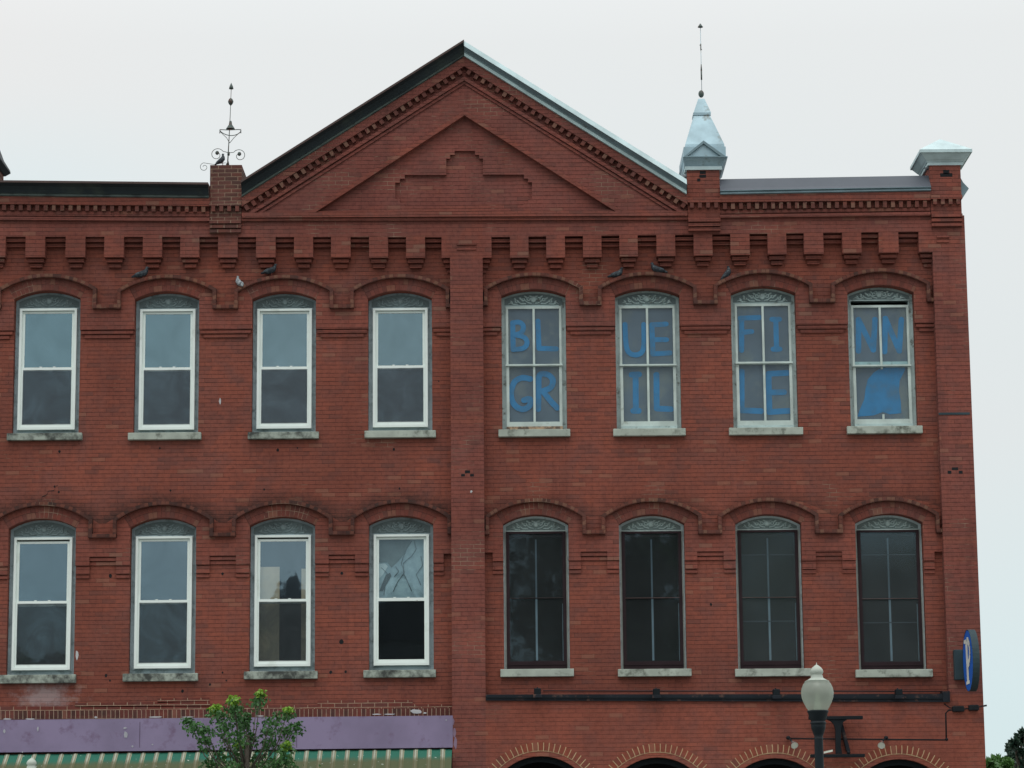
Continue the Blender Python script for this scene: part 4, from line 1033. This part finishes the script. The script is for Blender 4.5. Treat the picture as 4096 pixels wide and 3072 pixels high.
# interiors seen through two lower windows
d = WG[10]
b = MB(); q = [F(1030, 2271, .3), F(1121, 2271, .3)]; b.box(q[0][0], q[1][0], .19, .20, d['fb']+.05, q[0][1]); q = [F(1208, 2278, .3), F(1236, 2278, .3)]; b.box(q[0][0], q[1][0], .19, .20, d['fb']+.05, q[0][1])
b.build('cream_board', M_board, bld)
d = WG[11]
x0_, x1_ = d['x']-d['hw']*.75, d['x']+d['hw']*.75
b = MB(); b.box(x0_, x1_, .235, .24, d['m1']+.03, d['ft']-.04); b.build('plastic_sheet', M_plast1, bld)
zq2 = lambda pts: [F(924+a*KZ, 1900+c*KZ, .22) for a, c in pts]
b = MB(); b.ext([zq2([(1262, 545), (1560, 548), (1530, 620), (1490, 690), (1425, 765), (1385, 800), (1350, 752), (1262, 756)])], .225, .23); b.build('fold_tone_patch', M_plast2, bld)  # flat patches paint the light and dark of the plastic's folds
b = MB(); b.ext([zq2([(1375, 845), (1338, 862), (1310, 930), (1282, 1002), (1312, 1004), (1352, 930), (1385, 872)])], .222, .23); b.build('fold_tone_patch', M_plast3, bld)
b = MB(); b.ext([zq2([(1262, 770), (1330, 765), (1355, 790), (1312, 860), (1262, 915)])], .224, .23); b.build('fold_tone_patch', M_plast4, bld)
b = MB()
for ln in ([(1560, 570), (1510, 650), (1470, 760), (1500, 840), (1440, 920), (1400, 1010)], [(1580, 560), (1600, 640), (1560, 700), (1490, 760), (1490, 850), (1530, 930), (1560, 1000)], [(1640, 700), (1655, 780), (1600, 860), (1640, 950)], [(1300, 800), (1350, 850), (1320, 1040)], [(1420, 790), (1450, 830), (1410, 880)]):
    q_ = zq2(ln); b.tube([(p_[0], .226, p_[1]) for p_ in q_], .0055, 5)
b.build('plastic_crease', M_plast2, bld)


# ------------------------------------------------------------------ lower left: header row, repointed courses, fascia, awning
b = MB(); band(b, -420, 2842, 2884, 1803, 2836, 2868, -.004, .1)
for i, l in enumerate(b.uv): pass
x0h = F(-420, 2860)[0]
b2 = MB(); z0h = [F(-420, 2866+8)[1], F(1803, 2862)[1]]
def hrow(mb, pa, ya0, ya1, pb, yb0, yb1, yf, yb_):
    A0, A1, B0, B1 = F(pa, ya0, yf), F(pa, ya1, yf), F(pb, yb0, yf), F(pb, yb1, yf)
    mb.strip([A1, B1], [A0, B0], yf, yb_)
hrow(b2, -420, 2846, 2880, 1810, 2833, 2866, -.012, .05); b2.build('header_course', M_header, bld)
b = MB(); band(b, -420, 2829, 2847, 1810, 2817, 2834, -.006, .05)
band(b, 300, 2812, 2829, 840, 2805, 2826, -.006, .05); band(b, 630, 2794, 2812, 838, 2790, 2806, -.006, .05)
band(b, 1270, 2802, 2821, 1650, 2800, 2818, -.006, .05)
b.build('repointed_courses', M_repair, bld)
b = MB()
for (px, py, w_, h_) in ((30, 2876, 36, 7), (120, 2876, 40, 6), (383, 2869, 12, 9), (620, 2868, 56, 6), (750, 2868, 50, 5), (1040, 2864, 34, 5), (1505, 2857, 40, 5), (1560, 2857, 50, 5), (1665, 2846, 48, 20), (1700, 2852, 14, 8)):
    c = F(px, py, -.02); w_ /= 250; h_ /= 250
    pts = [(c[0]+w_/2*math.cos(t)*rnd.uniform(.7, 1.1), c[1]+h_/2*math.sin(t)*rnd.uniform(.7, 1.1)) for t in [2*math.pi*k/9 for k in range(9)]]
    b.ext([pts], -.022, .0)
b.build('mortar_lump', M_white2, bld)
# dark holes in the brickwork and pale chips
b = MB()
for (px, py, r_) in ((424, 2702, 6), (440, 2722, 4), (730, 2765, 6), (840, 2738, 4.5), (890, 2690, 4), (905, 2722, 3.5), (1366, 2568, 9), (1323, 2689, 6), (1383, 2687, 5), (442, 2303, 7), (890, 2295, 5), (1367, 2293, 6), (682, 1962, 4),
                     (235, 1968, 4), (218, 1946, 4), (1057, 1958, 4), (1598, 1954, 4), (238, 1806, 5), (639, 1793, 4), (1111, 1800, 6), (1190, 1792, 3), (1575, 1797, 5), (1755, 1525, 3), (2844, 2418, 5)):
    c = F(px, py, 0); r_ /= 246
    b.ext([[(c[0]+r_*math.cos(t)*rnd.uniform(.8, 1.1), c[1]+r_*1.2*math.sin(t)*rnd.uniform(.8, 1.1)) for t in [2*math.pi*k/8 for k in range(8)]]], -.003, .01)
b.build('brick_hole', M_darkin, bld)
b = MB()
for (px, py, w_, h_, y_) in ((308, 2620, 8, 22, 0), (880, 1605, 5, 14, 0), (1885, 1966, 5, 6, YF), (1668, 2402, 3, 3, 0), (1790, 2880, 5, 5, 0)):
    c = F(px, py, y_); b.ext([[(c[0]+w_/246*math.cos(t)*rnd.uniform(.6, 1.1), c[1]+h_/246*math.sin(t)*rnd.uniform(.6, 1.1)) for t in [2*math.pi*k/8 for k in range(8)]]], y_-.003, y_+.01)
b.build('paint_chip', M_white2, bld)

fas = MB()
fa = [F(-420, 2884, -.2), F(1811, 2862, -.2), F(1811, 2990, -.2), F(-420, 3014, -.2)]
fas.ext([[fa[3], fa[2], fa[1], fa[0]]], -.2, .0, back=True)
fo = thing('fascia_board', 'long faded lilac painted fascia board above the striped awning', 'fascia', (fa[3][0], -.2, fa[3][1]))
fas.build('board', M_lilac, fo)
b = MB()
for px in (560, 1187): 
    c0, c1 = F(px, 2880, -.2), F(px, 2990, -.2); b.box(c0[0]-.004, c0[0]+.004, -.203, -.19, c1[1], c0[1]-.03)
b.build('seam', simple('dark_lilac_seam', (.10, .07, .12), .9), fo)
M_peeled = simple('peeled_white', (.42, .42, .46), .9)
for (px, py, w_, h_) in ((18, 2925, 5, 9), (152, 2915, 4, 10), (503, 2938, 8, 16), (530, 2985, 5, 5), (610, 2978, 4, 3), (90, 3008, 3, 4), (1785, 2880, 4, 3), (500, 2912, 8, 4)):
    b = MB(); c = F(px, py, -.2); b.ext([[(c[0]+w_/246*math.cos(t)*rnd.uniform(.6, 1.1), c[1]+h_/246*math.sin(t)*rnd.uniform(.6, 1.1)) for t in [2*math.pi*k/8 for k in range(8)]]], -.206, -.19); b.build('peeled_patch', M_peeled, fo)
b = MB(); c = [F(1813, 2885, YF), F(1818, 2930, YF), F(1822, 2970, YF)]
for q, r_ in zip(c, (.02, .03, .035)): b.ext([[(q[0]+r_*math.cos(t)*rnd.uniform(.6, 1.1), q[1]+3*r_*math.sin(t)*rnd.uniform(.6, 1.1)) for t in [2*math.pi*k/9 for k in range(9)]]], YF-.003, YF+.01)
b.build('lilac_overpaint', M_lpatch, bld)
aw = thing('awning', 'dirty green and cream striped awning under the lilac fascia board', 'awning', (fa[3][0], -.1, F(0, 3100, -.5)[1]))
b = MB(); xa, xb = F(-420, 3020, -.15)[0], F(1808, 3020, -.15)[0]; z0a = F(0, 3021, -.15)[1]; z0b = F(1808, 2996, -.15)[1]
n = 260
for i in range(n):
    u0_, u1_ = i/n, (i+1)/n; X0, X1 = lerp(xa, xb, u0_), lerp(xa, xb, u1_)
    rg = lambda X: .018*(1 if .55 < (X/.2154) % 1 < .84 else 0)
    for j in range(3):
        v0, v1 = j/3, (j+1)/3
        def P(X, u, v): return (X, -.15-1.0*v-rg(X), lerp(z0a, z0b, u)-.62*v+rg(X)*.4)
        b.face([P(X0, u0_, v0), P(X1, u1_, v0), P(X1, u1_, v1), P(X0, u0_, v1)], [(X0, v0), (X1, v0), (X1, v1), (X0, v1)])
b.build('canopy', M_awn, aw)
b = MB(); b.tube([(xa, -1.15, z0a-.64), (xb, -1.15, z0b-.64)], .02, 8); b.build('front_bar', M_black, aw)
b = MB(); b.box(xa, xcP0-.001, -.16, .05, F(0, 3500)[1], F(0, 3030)[1]); b.build('shopfront_wall', M_darkin, bld)

# ------------------------------------------------------------------ beam, conduit, lights, sign
bm_ = thing('signboard_beam', 'dark charcoal timber rail fixed under the right-hand windows', 'beam', (F(2800, 2800)[0], -.2, zLowR))
b = MB(); b.ext([[F(1943, 2802, -.22), F(3799, 2808, -.22), F(3799, 2776, -.22), F(1943, 2778, -.22)]], -.23, -.0, back=True)
b.box(F(3770, 2790, -.22)[0], F(3799, 2790, -.22)[0], -.25, .0, F(3790, 2808, -.22)[1], F(3790, 2765, -.22)[1]); b.build('rail', M_beam, bm_)
b = MB(); b.ext([[F(1943, 2793, -.24), F(3790, 2797, -.24), F(3790, 2792, -.24), F(1943, 2788, -.24)]], -.245, -.23, back=True); b.build('rail_lip', M_black, bm_)
b = MB(); b.tube([(F(2172, 2763, -.2)[0], -.2, F(2172, 2763, -.2)[1]), (F(3772, 2766, -.2)[0], -.2, F(3772, 2766, -.2)[1])], .012, 6); b.build('conduit', simple('dark_red_conduit', (.05, .02, .02), .6), bm_)
lab = ['black floodlight on the dark rail, nearest the central pilaster', 'black floodlight on the dark rail below the second window from the central pilaster', 'black floodlight on the dark rail just left of the street lamp globe', 'black floodlight on the dark rail right of the street lamp globe']
for i, (px, py) in enumerate(((2150, 2772), (2625, 2774), (3104, 2776), (3593, 2776))):
    c = F(px, py, -.3); t = thing('floodlight', lab[i], 'floodlight', (c[0], -.3, c[1]), 'floodlights along the dark rail')
    b = MB(); b.box(c[0]-.055, c[0]+.055, -.42, -.27, c[1]-.05, c[1]+.07); b.build('housing', M_black, t, bevel=.012)
    b = MB(); b.box(c[0]-.07, c[0]+.07, -.44, -.40, c[1]-.085, c[1]-.03); b.build('hood', M_beam, t, bevel=.008)
    b = MB(); b.tube([(c[0], -.3, c[1]+.06), (c[0], -.24, c[1]+.09), (c[0], -.15, c[1]+.05)], .012, 6); b.build('arm', M_black, t)
M_pipe = simple('dark_pipe', (.012, .015, .018), .6, spec=.15)
def Z5(a, b_, y): return F(3072+a*KZ, 2304+b_*KZ, y)
cn = thing('electrical_conduit', 'black electrical conduit with junction boxes running down beside the building corner', 'conduit', (Z5(1540, 1400, -.18)[0], -.18, Z5(1540, 1400, -.18)[1]))
P5 = lambda a, b_, y=-.18: (Z5(a, b_, y)[0], y, Z5(a, b_, y)[1])
b = MB(); b.tube([P5(1650, 1150), P5(1560, 1160), P5(1535, 1185), P5(1540, 1415)], .017, 8); b.tube([P5(1550, 1417), P5(170, 1405)], .016, 8); b.ball(P5(1542, 1412), .028, .028, .028)
b.tube([P5(1520, 1105), P5(1570, 1140), P5(1680, 1150), P5(1780, 1140), P5(1890, 1118)], .014, 8); b.build('pipe', M_pipe, cn)
b = MB(); 
for (a0, b0, a1, b1) in ((1590, 1125, 1690, 1175), (1730, 1115, 1815, 1165)):
    p0, p1 = P5(a0, b1), P5(a1, b0); b.box(p0[0], p1[0], -.26, -.14, p0[2], p1[2])
b.build('junction_box', M_pipe, cn, bevel=.015)
for i, (a0, lb_) in enumerate(((210, 'small silver spotlight on the thin conduit, left of the iron bracket'), (985, 'small silver spotlight on the thin conduit, right of the iron bracket'))):
    c = P5(a0, 1440, -.3); t = thing('spotlight', lb_, 'spotlight', c, 'spotlights above the storefront arches')
    sgn = 1 if i == 0 else -1
    top = P5(a0-sgn*35, 1398, -.25); hd = P5(a0+sgn*(20 if i == 0 else 5), 1465, -.42); mid_ = P5(a0, 1430, -.33)
    b = MB(); b.ball(top, .035, .035, .03); b.tube([top, mid_], .014, 8); b.tube([top, (top[0], -.15, top[2])], .014, 8); b.build('mount', M_pipe, t)
    dv = (Vector(hd)-Vector(mid_)).normalized()
    b = MB(); b.tube([mid_, Vector(mid_)+dv*.05, hd], [.02, .038, .06], 14, False); b.build('lamp_shade', M_silver, t)
    b = MB(); b.tube([Vector(hd)-dv*.012, Vector(hd)-dv*.008], .056, 14); b.build('lamp_face', M_tag, t)
# iron bracket
it = thing('iron_bracket', 'large black I-shaped iron sign bracket on the wall behind the street lamp', 'bracket', P5(600, 1550, -.2))
b = MB()
def B5(a0, b0, a1, b1, y0, y1):
    p0, p1 = P5(a0, b1, y0), P5(a1, b0, y0); b.box(p0[0], p1[0], y0, y1, p0[2], p1[2])
B5(355, 1207, 820, 1240, -.42, -.30); b.build('top_bar', M_black, it, bevel=.005)
b = MB(); B5(370, 1537, 838, 1568, -.42, -.30); b.build('bottom_bar', M_black, it, bevel=.005)
b = MB(); sh_ = [(510, 1240), (685, 1240), (650, 1262), (632, 1310), (628, 1470), (640, 1536), (585, 1536), (582, 1330), (572, 1290), (548, 1258)]
b.ext([[Z5(*q, -.38) for q in sh_]], -.40, -.33, back=True); b.build('stem', M_black, it)
b = MB(); b.ext([[Z5(*q, -.3) for q in ((618, 1250), (640, 1250), (712, 1512), (680, 1512))]], -.3, -.15, back=True); b.build('brace', M_beam, it)
b = MB(); b.ball(P5(696, 1525, -.4), .03, .03, .03); b.tube([P5(600, 1390, -.36), (P5(600, 1390)[0], -.13, P5(600, 1390)[2])], .02, 8); b.build('bolt', M_black, it)
# round P sign
sx_ = F(3872, 2642, -.85)[0]; sz_ = F(3883, 2642, -.85)[1]; Rs = 122/252
sg = thing('round_sign', 'round blue sign with a cream letter P projecting from the building corner', 'sign', (sx_, -.85, sz_))
def disc(b, x, r0_, r1_, n=40):
    for k in range(n):
        t0, t1 = 2*math.pi*k/n, 2*math.pi*(k+1)/n
        b.face([(x[0], -.85+r0_*math.cos(t0), sz_+r0_*math.sin(t0)), (x[0], -.85+r0_*math.cos(t1), sz_+r0_*math.sin(t1)), (x[1], -.85+r1_*math.cos(t1), sz_+r1_*math.sin(t1)), (x[1], -.85+r1_*math.cos(t0), sz_+r1_*math.sin(t0))])
xsg = sx_
b = MB(); disc(b, (xsg, xsg), .0001, Rs-.004); disc(b, (xsg+.1, xsg+.1), .0001, Rs-.004); b.build('sign_face', M_signblue, sg)
b = MB(); disc(b, (xsg-.004, xsg+.104), Rs, Rs); disc(b, (xsg-.004, xsg-.004), Rs-.01, Rs); disc(b, (xsg+.104, xsg+.104), Rs-.01, Rs); b.build('sign_rim', M_signrim, sg)
b = MB()
def pst(pts, wd):   # strokes on the sign face: (u along +y toward wall = left in view, v up)
    global pst_x
    for a_, c_ in zip(pts[:-1], pts[1:]):
        pst_x -= .0006; xs_ = pst_x
        dy, dz = c_[0]-a_[0], c_[1]-a_[1]; l = math.hypot(dy, dz); ny, nz = -dz/l*wd/2, dy/l*wd/2
        b.face([(xs_, -.85+a_[0]+ny, sz_+a_[1]+nz), (xs_, -.85+c_[0]+ny, sz_+c_[1]+nz), (xs_, -.85+c_[0]-ny, sz_+c_[1]-nz), (xs_, -.85+a_[0]-ny, sz_+a_[1]-nz)])
pst_x = xsg-.004
pst([(.07, .30), (.04, -.33)], .19); pst([(.30, .31), (.06, .31)], .06); pst([(.20, -.34), (-.12, -.34)], .05)
bow = [(.02, .31), (-.14, .29), (-.22, .20), (-.23, .08), (-.16, -.03), (.0, -.07)]
pst(bow, .12); b.build('letter', M_cream, sg, merge=False)
b = MB(); q0, q1 = Z5(1608, 900, -.2), Z5(1700, 640, -.2); b.box(q0[0], q1[0]+.1, -.3, -.14, q0[1], q1[1]); b.build('mounting_box', M_signrim, sg, bevel=.01)
b = MB(); b.tube([(xsg+.05, -.25, sz_+.2), (xsg+.05, -.5, sz_+.2)], .02, 8); b.tube([(xsg+.05, -.25, sz_-.2), (xsg+.05, -.5, sz_-.2)], .02, 8); b.build('bracket_arm', M_black, sg)
# thin dark iron strap on the corner pier
st = thing('iron_strap', 'short dark iron strap bolted flat across the corner pier', 'strap', (F(3754, 1654, YF)[0], YF, F(3754, 1654, YF)[1]))
b = MB(); q0, q1 = F(3754, 1660, -.18), F(3878, 1650, -.18); b.box(q0[0], q1[0], -.20, YF, q0[1], q1[1]); b.build('strap', M_signrim, st)

# ------------------------------------------------------------------ street lamps
def lamp(px_c, y, scale, ytop_px, label, full=True):
    k = .463/315*scale
    cx = F(px_c, 2900, y)[0]; ztip = F(px_c, ytop_px, y)[1]
    zz_ = lambda v: ztip-(v-745)*k
    t = thing('street_lamp', label, 'street lamp', (cx, y, .13), 'acorn street lamps')
    P_ = lambda l: [(r_*k, zz_(v)) for v, r_ in l]
    b = MB(); b.lathe((cx, y), P_([(745, 1), (765, 5), (775, 20), (790, 38), (805, 50), (825, 56), (842, 50), (852, 44), (860, 52), (872, 50), (885, 66), (898, 92)])); b.build('finial_cap', M_globe2, t)
    b = MB(); b.lathe((cx, y), P_([(898, 92), (903, 104), (908, 102), (930, 118), (965, 132), (1000, 137), (1040, 132), (1080, 118), (1120, 98), (1150, 78)]), 32); b.build('globe', M_globe, t)
    if full: b = MB(); b.lathe((cx, y), P_([(1000, 4), (1010, 14), (1060, 18), (1100, 30), (1150, 40)]), 14); b.build('lamp_bulb', M_tag, t)
    b = MB(); b.lathe((cx, y), P_([(1146, 74), (1148, 90), (1160, 90), (1172, 82), (1200, 76), (1232, 62), (1240, 58), (1246, 66), (1256, 68), (1264, 60), (1272, 62), (1300, 58), (1340, 44), (1368, 34), (1374, 38), (1386, 38)]), 20); b.build('collar', M_lampblk, t)
    b = MB(); zb_ = .13; b.lathe((cx, y), [(36*k, zz_(1386)), (38*k, zz_(1700)), (44*k, .9), (70*k, .85), (75*k, .55), (95*k, .5), (100*k, .13)], 16); b.build('pole', M_lampblk, t)
    if full:
        b = MB(); q = Vector((cx+.03, y-.06, zz_(1500))); b.hexa([(q.x+.02, q.z-.012), (q.x+.13, q.z+.012), (q.x+.13, q.z+.035), (q.x+.02, q.z+.012)], y-.075, y-.07); b.build('tag', M_tag, t)
lamp(3273, -10, 1.0, 2649, 'black street lamp with a milky acorn globe in front of the iron bracket')
lamp(130, -6, .85, 3024, 'street lamp at the far left whose pale finial tip shows over the awning', False)

# ------------------------------------------------------------------ pigeons
def pigeon(px, py, y, L_, yaw, label, pale=False, tilt=.3):
    L_ *= .88
    c = Vector((F(px, py, y)[0], y, F(px, py, y)[1])); t = thing('pigeon', label, 'pigeon', (c.x, c.y, c.z), 'pigeons perched on the facade')
    Rm = Matrix.Rotation(yaw, 3, 'Z') @ Matrix.Rotation(-tilt, 3, 'Y')
    def W(v): return c + Vector((0, 0, .11*L_/.32)) + Rm @ (Vector(v)*L_/.32)
    b = MB(); mat = M_pigw if pale else M_pig
    pts = [W((-.20, 0, .0)), W((-.13, 0, .004)), (W((-.07, 0, .0))), W((0, 0, -.003)), W((.06, 0, .008)), W((.095, 0, .035)), W((.112, 0, .062)), W((.12, 0, .075))]
    s = L_/.32; b.tube(pts, [.014*s, .03*s, .05*s, .062*s, .058*s, .04*s, .027*s, .022*s], 12)
    b.ball(W((.125, 0, .082)), .027*s, .024*s, .026*s)
    b.build('body', mat, t)
    b = MB(); b.tube([W((.145, 0, .08)), W((.172, 0, .07))], [.008*s, .002*s], 6); b.build('beak', M_signrim, t)
    b = MB()
    for sg_ in (-1, 1): b.ball(W((-.04, sg_*.05, .01)), .10*s, .014*s, .036*s, 10, 6, Rm)
    b.build('wings', M_pigw if pale else M_signrim if False else mat, t)
    b = MB()
    for sg_ in (-1, 1):
        q = W((.01, sg_*.02, -.05)); b.tube([q, (q.x, q.y, c.z)], .005*s, 5)
    b.build('legs', M_pink, t)
YPG = -.09
pigeon(567, 1119, YPG, .32, 0, 'dark pigeon on the hood over the second window from the left, head to the right')
pigeon(956, 1150, YPG, .27, math.pi*.7, 'pale gray pigeon at the left foot of the third hood', True, .6)
pigeon(1082, 1104, YPG, .30, 0, 'dark pigeon on top of the third hood from the left')
pigeon(2468, 1118, YPG, .30, 0, 'dark pigeon on the left slope of the hood over the UE window')
pigeon(2630, 1101, YPG, .32, math.pi, 'dark pigeon on top of the hood over the UE window, tail to the right')
pigeon(2908, 1117, YPG, .29, .1, 'dark pigeon on the left slope of the hood over the FI window', False, .8)
pigeon(884, 660, .0, .26, .5, 'dark green pigeon with a white wing bar on the brick chimney stub', False, .7)
pigeon(3727, 691, -.1, .28, math.pi*.15, 'white pigeon tucked under the corner pier cap', True, .2)
pigeon(2748, 721, -.1, .24, 0, 'pale pigeon where the right rake meets the pinnacle pier', True, .2)

# ------------------------------------------------------------------ vegetation
def leaves(b, c, r, n, size, rg, droop=True):
    for _ in range(n):
        while True:
            v = Vector((rg.uniform(-1, 1), rg.uniform(-1, 1), rg.uniform(-1, 1)))
            if v.length < 1: break
        p_ = Vector(c)+Vector((v.x*r, v.y*r, v.z*r*.8))
        s = size*rg.uniform(.6, 1.15)
        d_ = Vector((rg.uniform(-1, 1), rg.uniform(-1, 1), rg.uniform(-1.3, .1) if droop else rg.uniform(-1, 1))).normalized()
        sd_ = d_.cross(Vector((rg.uniform(-1, 1), rg.uniform(-1, 1), rg.uniform(-1, 1)))).normalized()
        u = (rg.random()*100, rg.random()*100)
        b.face([p_, p_+d_*s*.45+sd_*s*.30, p_+d_*s, p_+d_*s*.45-sd_*s*.30], [u]*4)
rg = random.Random(11); YT = -8.0
C7 = [(740, 1010, 38, 1), (710, 1070, 40, 0), (505, 1070, 45, 1), (520, 1135, 50, 0), (350, 1135, 42, 1), (395, 1190, 50, 0), (110, 1235, 35, 0), (180, 1280, 45, 0), (265, 1320, 45, 0), (430, 1290, 55, 0), (530, 1215, 45, 0), (600, 1290, 40, 0),
      (820, 1250, 50, 0), (905, 1200, 50, 0), (985, 1150, 32, 1), (1045, 1280, 42, 0), (950, 1330, 50, 0), (800, 1340, 48, 0), (440, 1400, 50, 0), (270, 1410, 42, 0), (565, 1455, 45, 1), (660, 1385, 42, 0), (820, 1430, 48, 0), (965, 1455, 42, 1),
      (930, 1530, 50, 0), (740, 1530, 50, 0), (520, 1530, 60, 0), (370, 1555, 60, 0), (300, 1610, 55, 0), (640, 1610, 70, 0), (500, 1640, 60, 0), (970, 1590, 50, 0), (820, 1610, 65, 0), (620, 1200, 30, 0), (540, 1350, 40, 0)]
tr = thing('young_maple', 'young maple tree with lime green shoots in front of the lilac fascia', 'tree', (F(1000, 3072, YT)[0], YT, .13))
bl, bl2, bt_ = MB(), MB(), MB()
tx = F(985, 3072, YT)[0]; zt_ = F(985, 3072, YT)[1]
trunk = [(tx-.1, YT, .13), (tx-.05, YT, zt_*.5), (tx, YT, zt_-.2), (tx+.02, YT, F(985, 2940, YT)[1])]
for (a, c_, r_, lime) in C7:
    yy = YT+rg.uniform(-.5, .5); q = F(700+a*KZ, 2304+c_*KZ, yy); rr_ = r_*KZ/300
    leaves(bl2 if lime else bl, (q[0], yy, q[1]), rr_*1.15, 110 if lime else 42, .062, rg)
    leaves(bl, (q[0], yy, q[1]-.06), rr_*1.9, 66 if not lime else 40, .064, rg)
    z_at = min(q[1]-.1, zt_+.45) - .35 - .5*abs(q[0]-tx)
    s0 = Vector((tx+(q[0]-tx)*.08, YT, max(z_at, 2.0))); e0 = Vector((q[0], yy, q[1]))
    mid_ = s0.lerp(e0, .55)+Vector(((e0.x-s0.x)*.12, 0, -.06))
    bt_.tube([s0, mid_, e0], [.014, .008, .003], 5)
for _ in range(26):
    yy = YT+rg.uniform(-.9, .9); leaves(bl, (tx+rg.uniform(-1.0, .9), yy, zt_-rg.uniform(.0, 1.5)), .3, 130, .062, rg)
bt_.tube(trunk, [.07, .06, .045, .02], 8)
bl.build('crown', M_leaf, tr, merge=False); bl2.build('young_leaves', M_lime, tr, merge=False); bt_.build('trunk', M_bark, tr)
def fartree(name, label, cls, Y, size, n, mat, px0, below):
    t = thing(name, label, 'tree', (F(px0, 3072, Y)[0], Y, 0)); b = MB(); bk = MB()
    x0_ = F(px0, 3072, Y)[0]; ztop = F(px0, 3072, Y)[1]
    kk = (DIST+Y)/FPX
    for (px, py, r_) in cls:
        yy = Y+rg.uniform(-2, 2); q = F(px, py, yy); leaves(b, (q[0], yy, q[1]), r_*kk, n, size, rg, False)
        bk.tube([(x0_, Y, max(1, ztop-2)), (q[0], yy, q[1])], [.12, .03], 5)
    for _ in range(below):
        q = (x0_+rg.uniform(-2.5, 2.5), Y+rg.uniform(-2.5, 2.5), rg.uniform(2.2, max(2.6, ztop))); leaves(b, q, 1.0, n, size, rg, False)
    bk.tube([(x0_, Y, 0), (x0_, Y, ztop*.8)], [.3, .15], 8)
    b.build('crown', mat, t, merge=False); bk.build('trunk', M_bark, t)
fartree('tree', 'bright green leafy tree low beside the building corner', [(3965, 3052, 16), (3985, 3045, 18), (4008, 3052, 16), (4030, 3058, 14), (3955, 3068, 16), (3990, 3072, 20), (4025, 3078, 20)], 22, .16, 170, M_leafL, 3995, 16)
fartree('tree', 'darker blue-green tree with open branches at the far right edge', [(4060, 2975, 16), (4082, 2955, 16), (4098, 2932, 14), (4042, 2990, 12), (4110, 2960, 20), (4050, 3030, 16), (4078, 3020, 18), (4098, 3012, 16), (4110, 3030, 22), (4064, 3052, 18), (4090, 3058, 22), (4115, 2995, 14)], 30, .17, 150, M_leafD, 4110, 40)

# ------------------------------------------------------------------ across the street, seen only mirrored in the window glass
def crowntree(x, Y, h, r, label, seed):
    g_ = random.Random(seed); t = thing('street_tree', label, 'tree', (x, Y, 0), 'trees across the street'); b = MB(); bk = MB()
    for _ in range(46):
        a, e = g_.uniform(0, 2*math.pi), g_.uniform(-.9, 1); q = math.sqrt(max(0, 1-e*e))*g_.uniform(.45, 1)
        c = (x+r*q*math.cos(a), Y+r*q*math.sin(a), h-r*1.15+r*1.1*e); leaves(b, c, r*.36, 150, .5, g_, False)
        bk.tube([(x, Y, h*.45), c], [.12, .03], 5)
    bk.tube([(x, Y, 0), (x, Y, h*.5)], [.35, .22], 8)
    b.build('crown', M_leafD if seed % 2 else M_leaf, t, merge=False); bk.build('trunk', M_bark, t)
for i, (x, Y, h, r) in enumerate(((-24, -80, 12.6, 2.6), (-20.5, -82, 12.0, 2.4), (-17, -84, 11.0, 2.2), (3, -78, 17.5, 4.6), (9.5, -80, 19, 4.8), (16, -79, 16, 4.4), (21, -82, 17.5, 4.0))):
    crowntree(x, Y, h, r, ['round leafy tree across the street, mirrored in the left-hand windows', 'tall dense tree across the street, mirrored in the right-hand windows'][i > 2], 20+i)
ch = thing('church', 'gray church across the street, its one steeple doubled to mirror in two window panes', 'church', (-10, -122, 0))
b = MB(); b.box(-18, -2, -135, -122, 0, 10)
b.box(-15.9, -10.9, -124, -119, 0, 16.2); b.box(-9.2, -4.2, -124, -119, 0, 16.2); b.build('wall', simple('gray_stone', (.2, .2, .2), .9), ch)
for cx_ in (-13.4, -6.7):  # second tower and spire added so another pane mirrors the one steeple
    b = MB(); 
    for (ax, ay), (bx_, by) in (((-2.7, -124.2), (2.7, -124.2)), ((2.7, -124.2), (2.7, -118.8)), ((2.7, -118.8), (-2.7, -118.8)), ((-2.7, -118.8), (-2.7, -124.2))):
        b.face([(cx_+ax, ay, 16.2), (cx_+bx_, by, 16.2), (cx_, -121.5, 20.6)])
    b.build('spire', M_roof, ch)
b = MB(); b.ext([[(-18.3, 10), (-1.7, 10), (-10, 15)]], -122.05, -135.2, back=True); b.build('roof', M_roof, ch)

# stepped crack above the first lower window, dark strips painting the shade of slots beside the pilasters
b = MB(); qq = [F(a*.407, 1700+c*.407, -.004) for a, c in ((408, 738), (412, 705), (440, 695), (465, 680), (468, 650), (530, 645), (545, 605), (565, 590))]
b.strip([(q[0], q[1]-.006) for q in qq], [(q[0]+.004, q[1]+.006) for q in qq], -.004, .01); b.build('wall_crack', M_darkin, bld)
for (xa_, xb_, p0, p1) in ((xcP0-.024, xcP0-.001, 1172, 1222), (xcP1+.001, xcP1+.026, 1171, 1219), (xcP0-.022, xcP0-.001, 2074, 2126), (xcP1+.001, xcP1+.024, 2068, 2122)):
    b = MB(); b.box(xa_, xb_, -.072, 0, F(1850, p1)[1], F(1850, p0)[1]); b.build('slot_shade', M_darkin, bld)
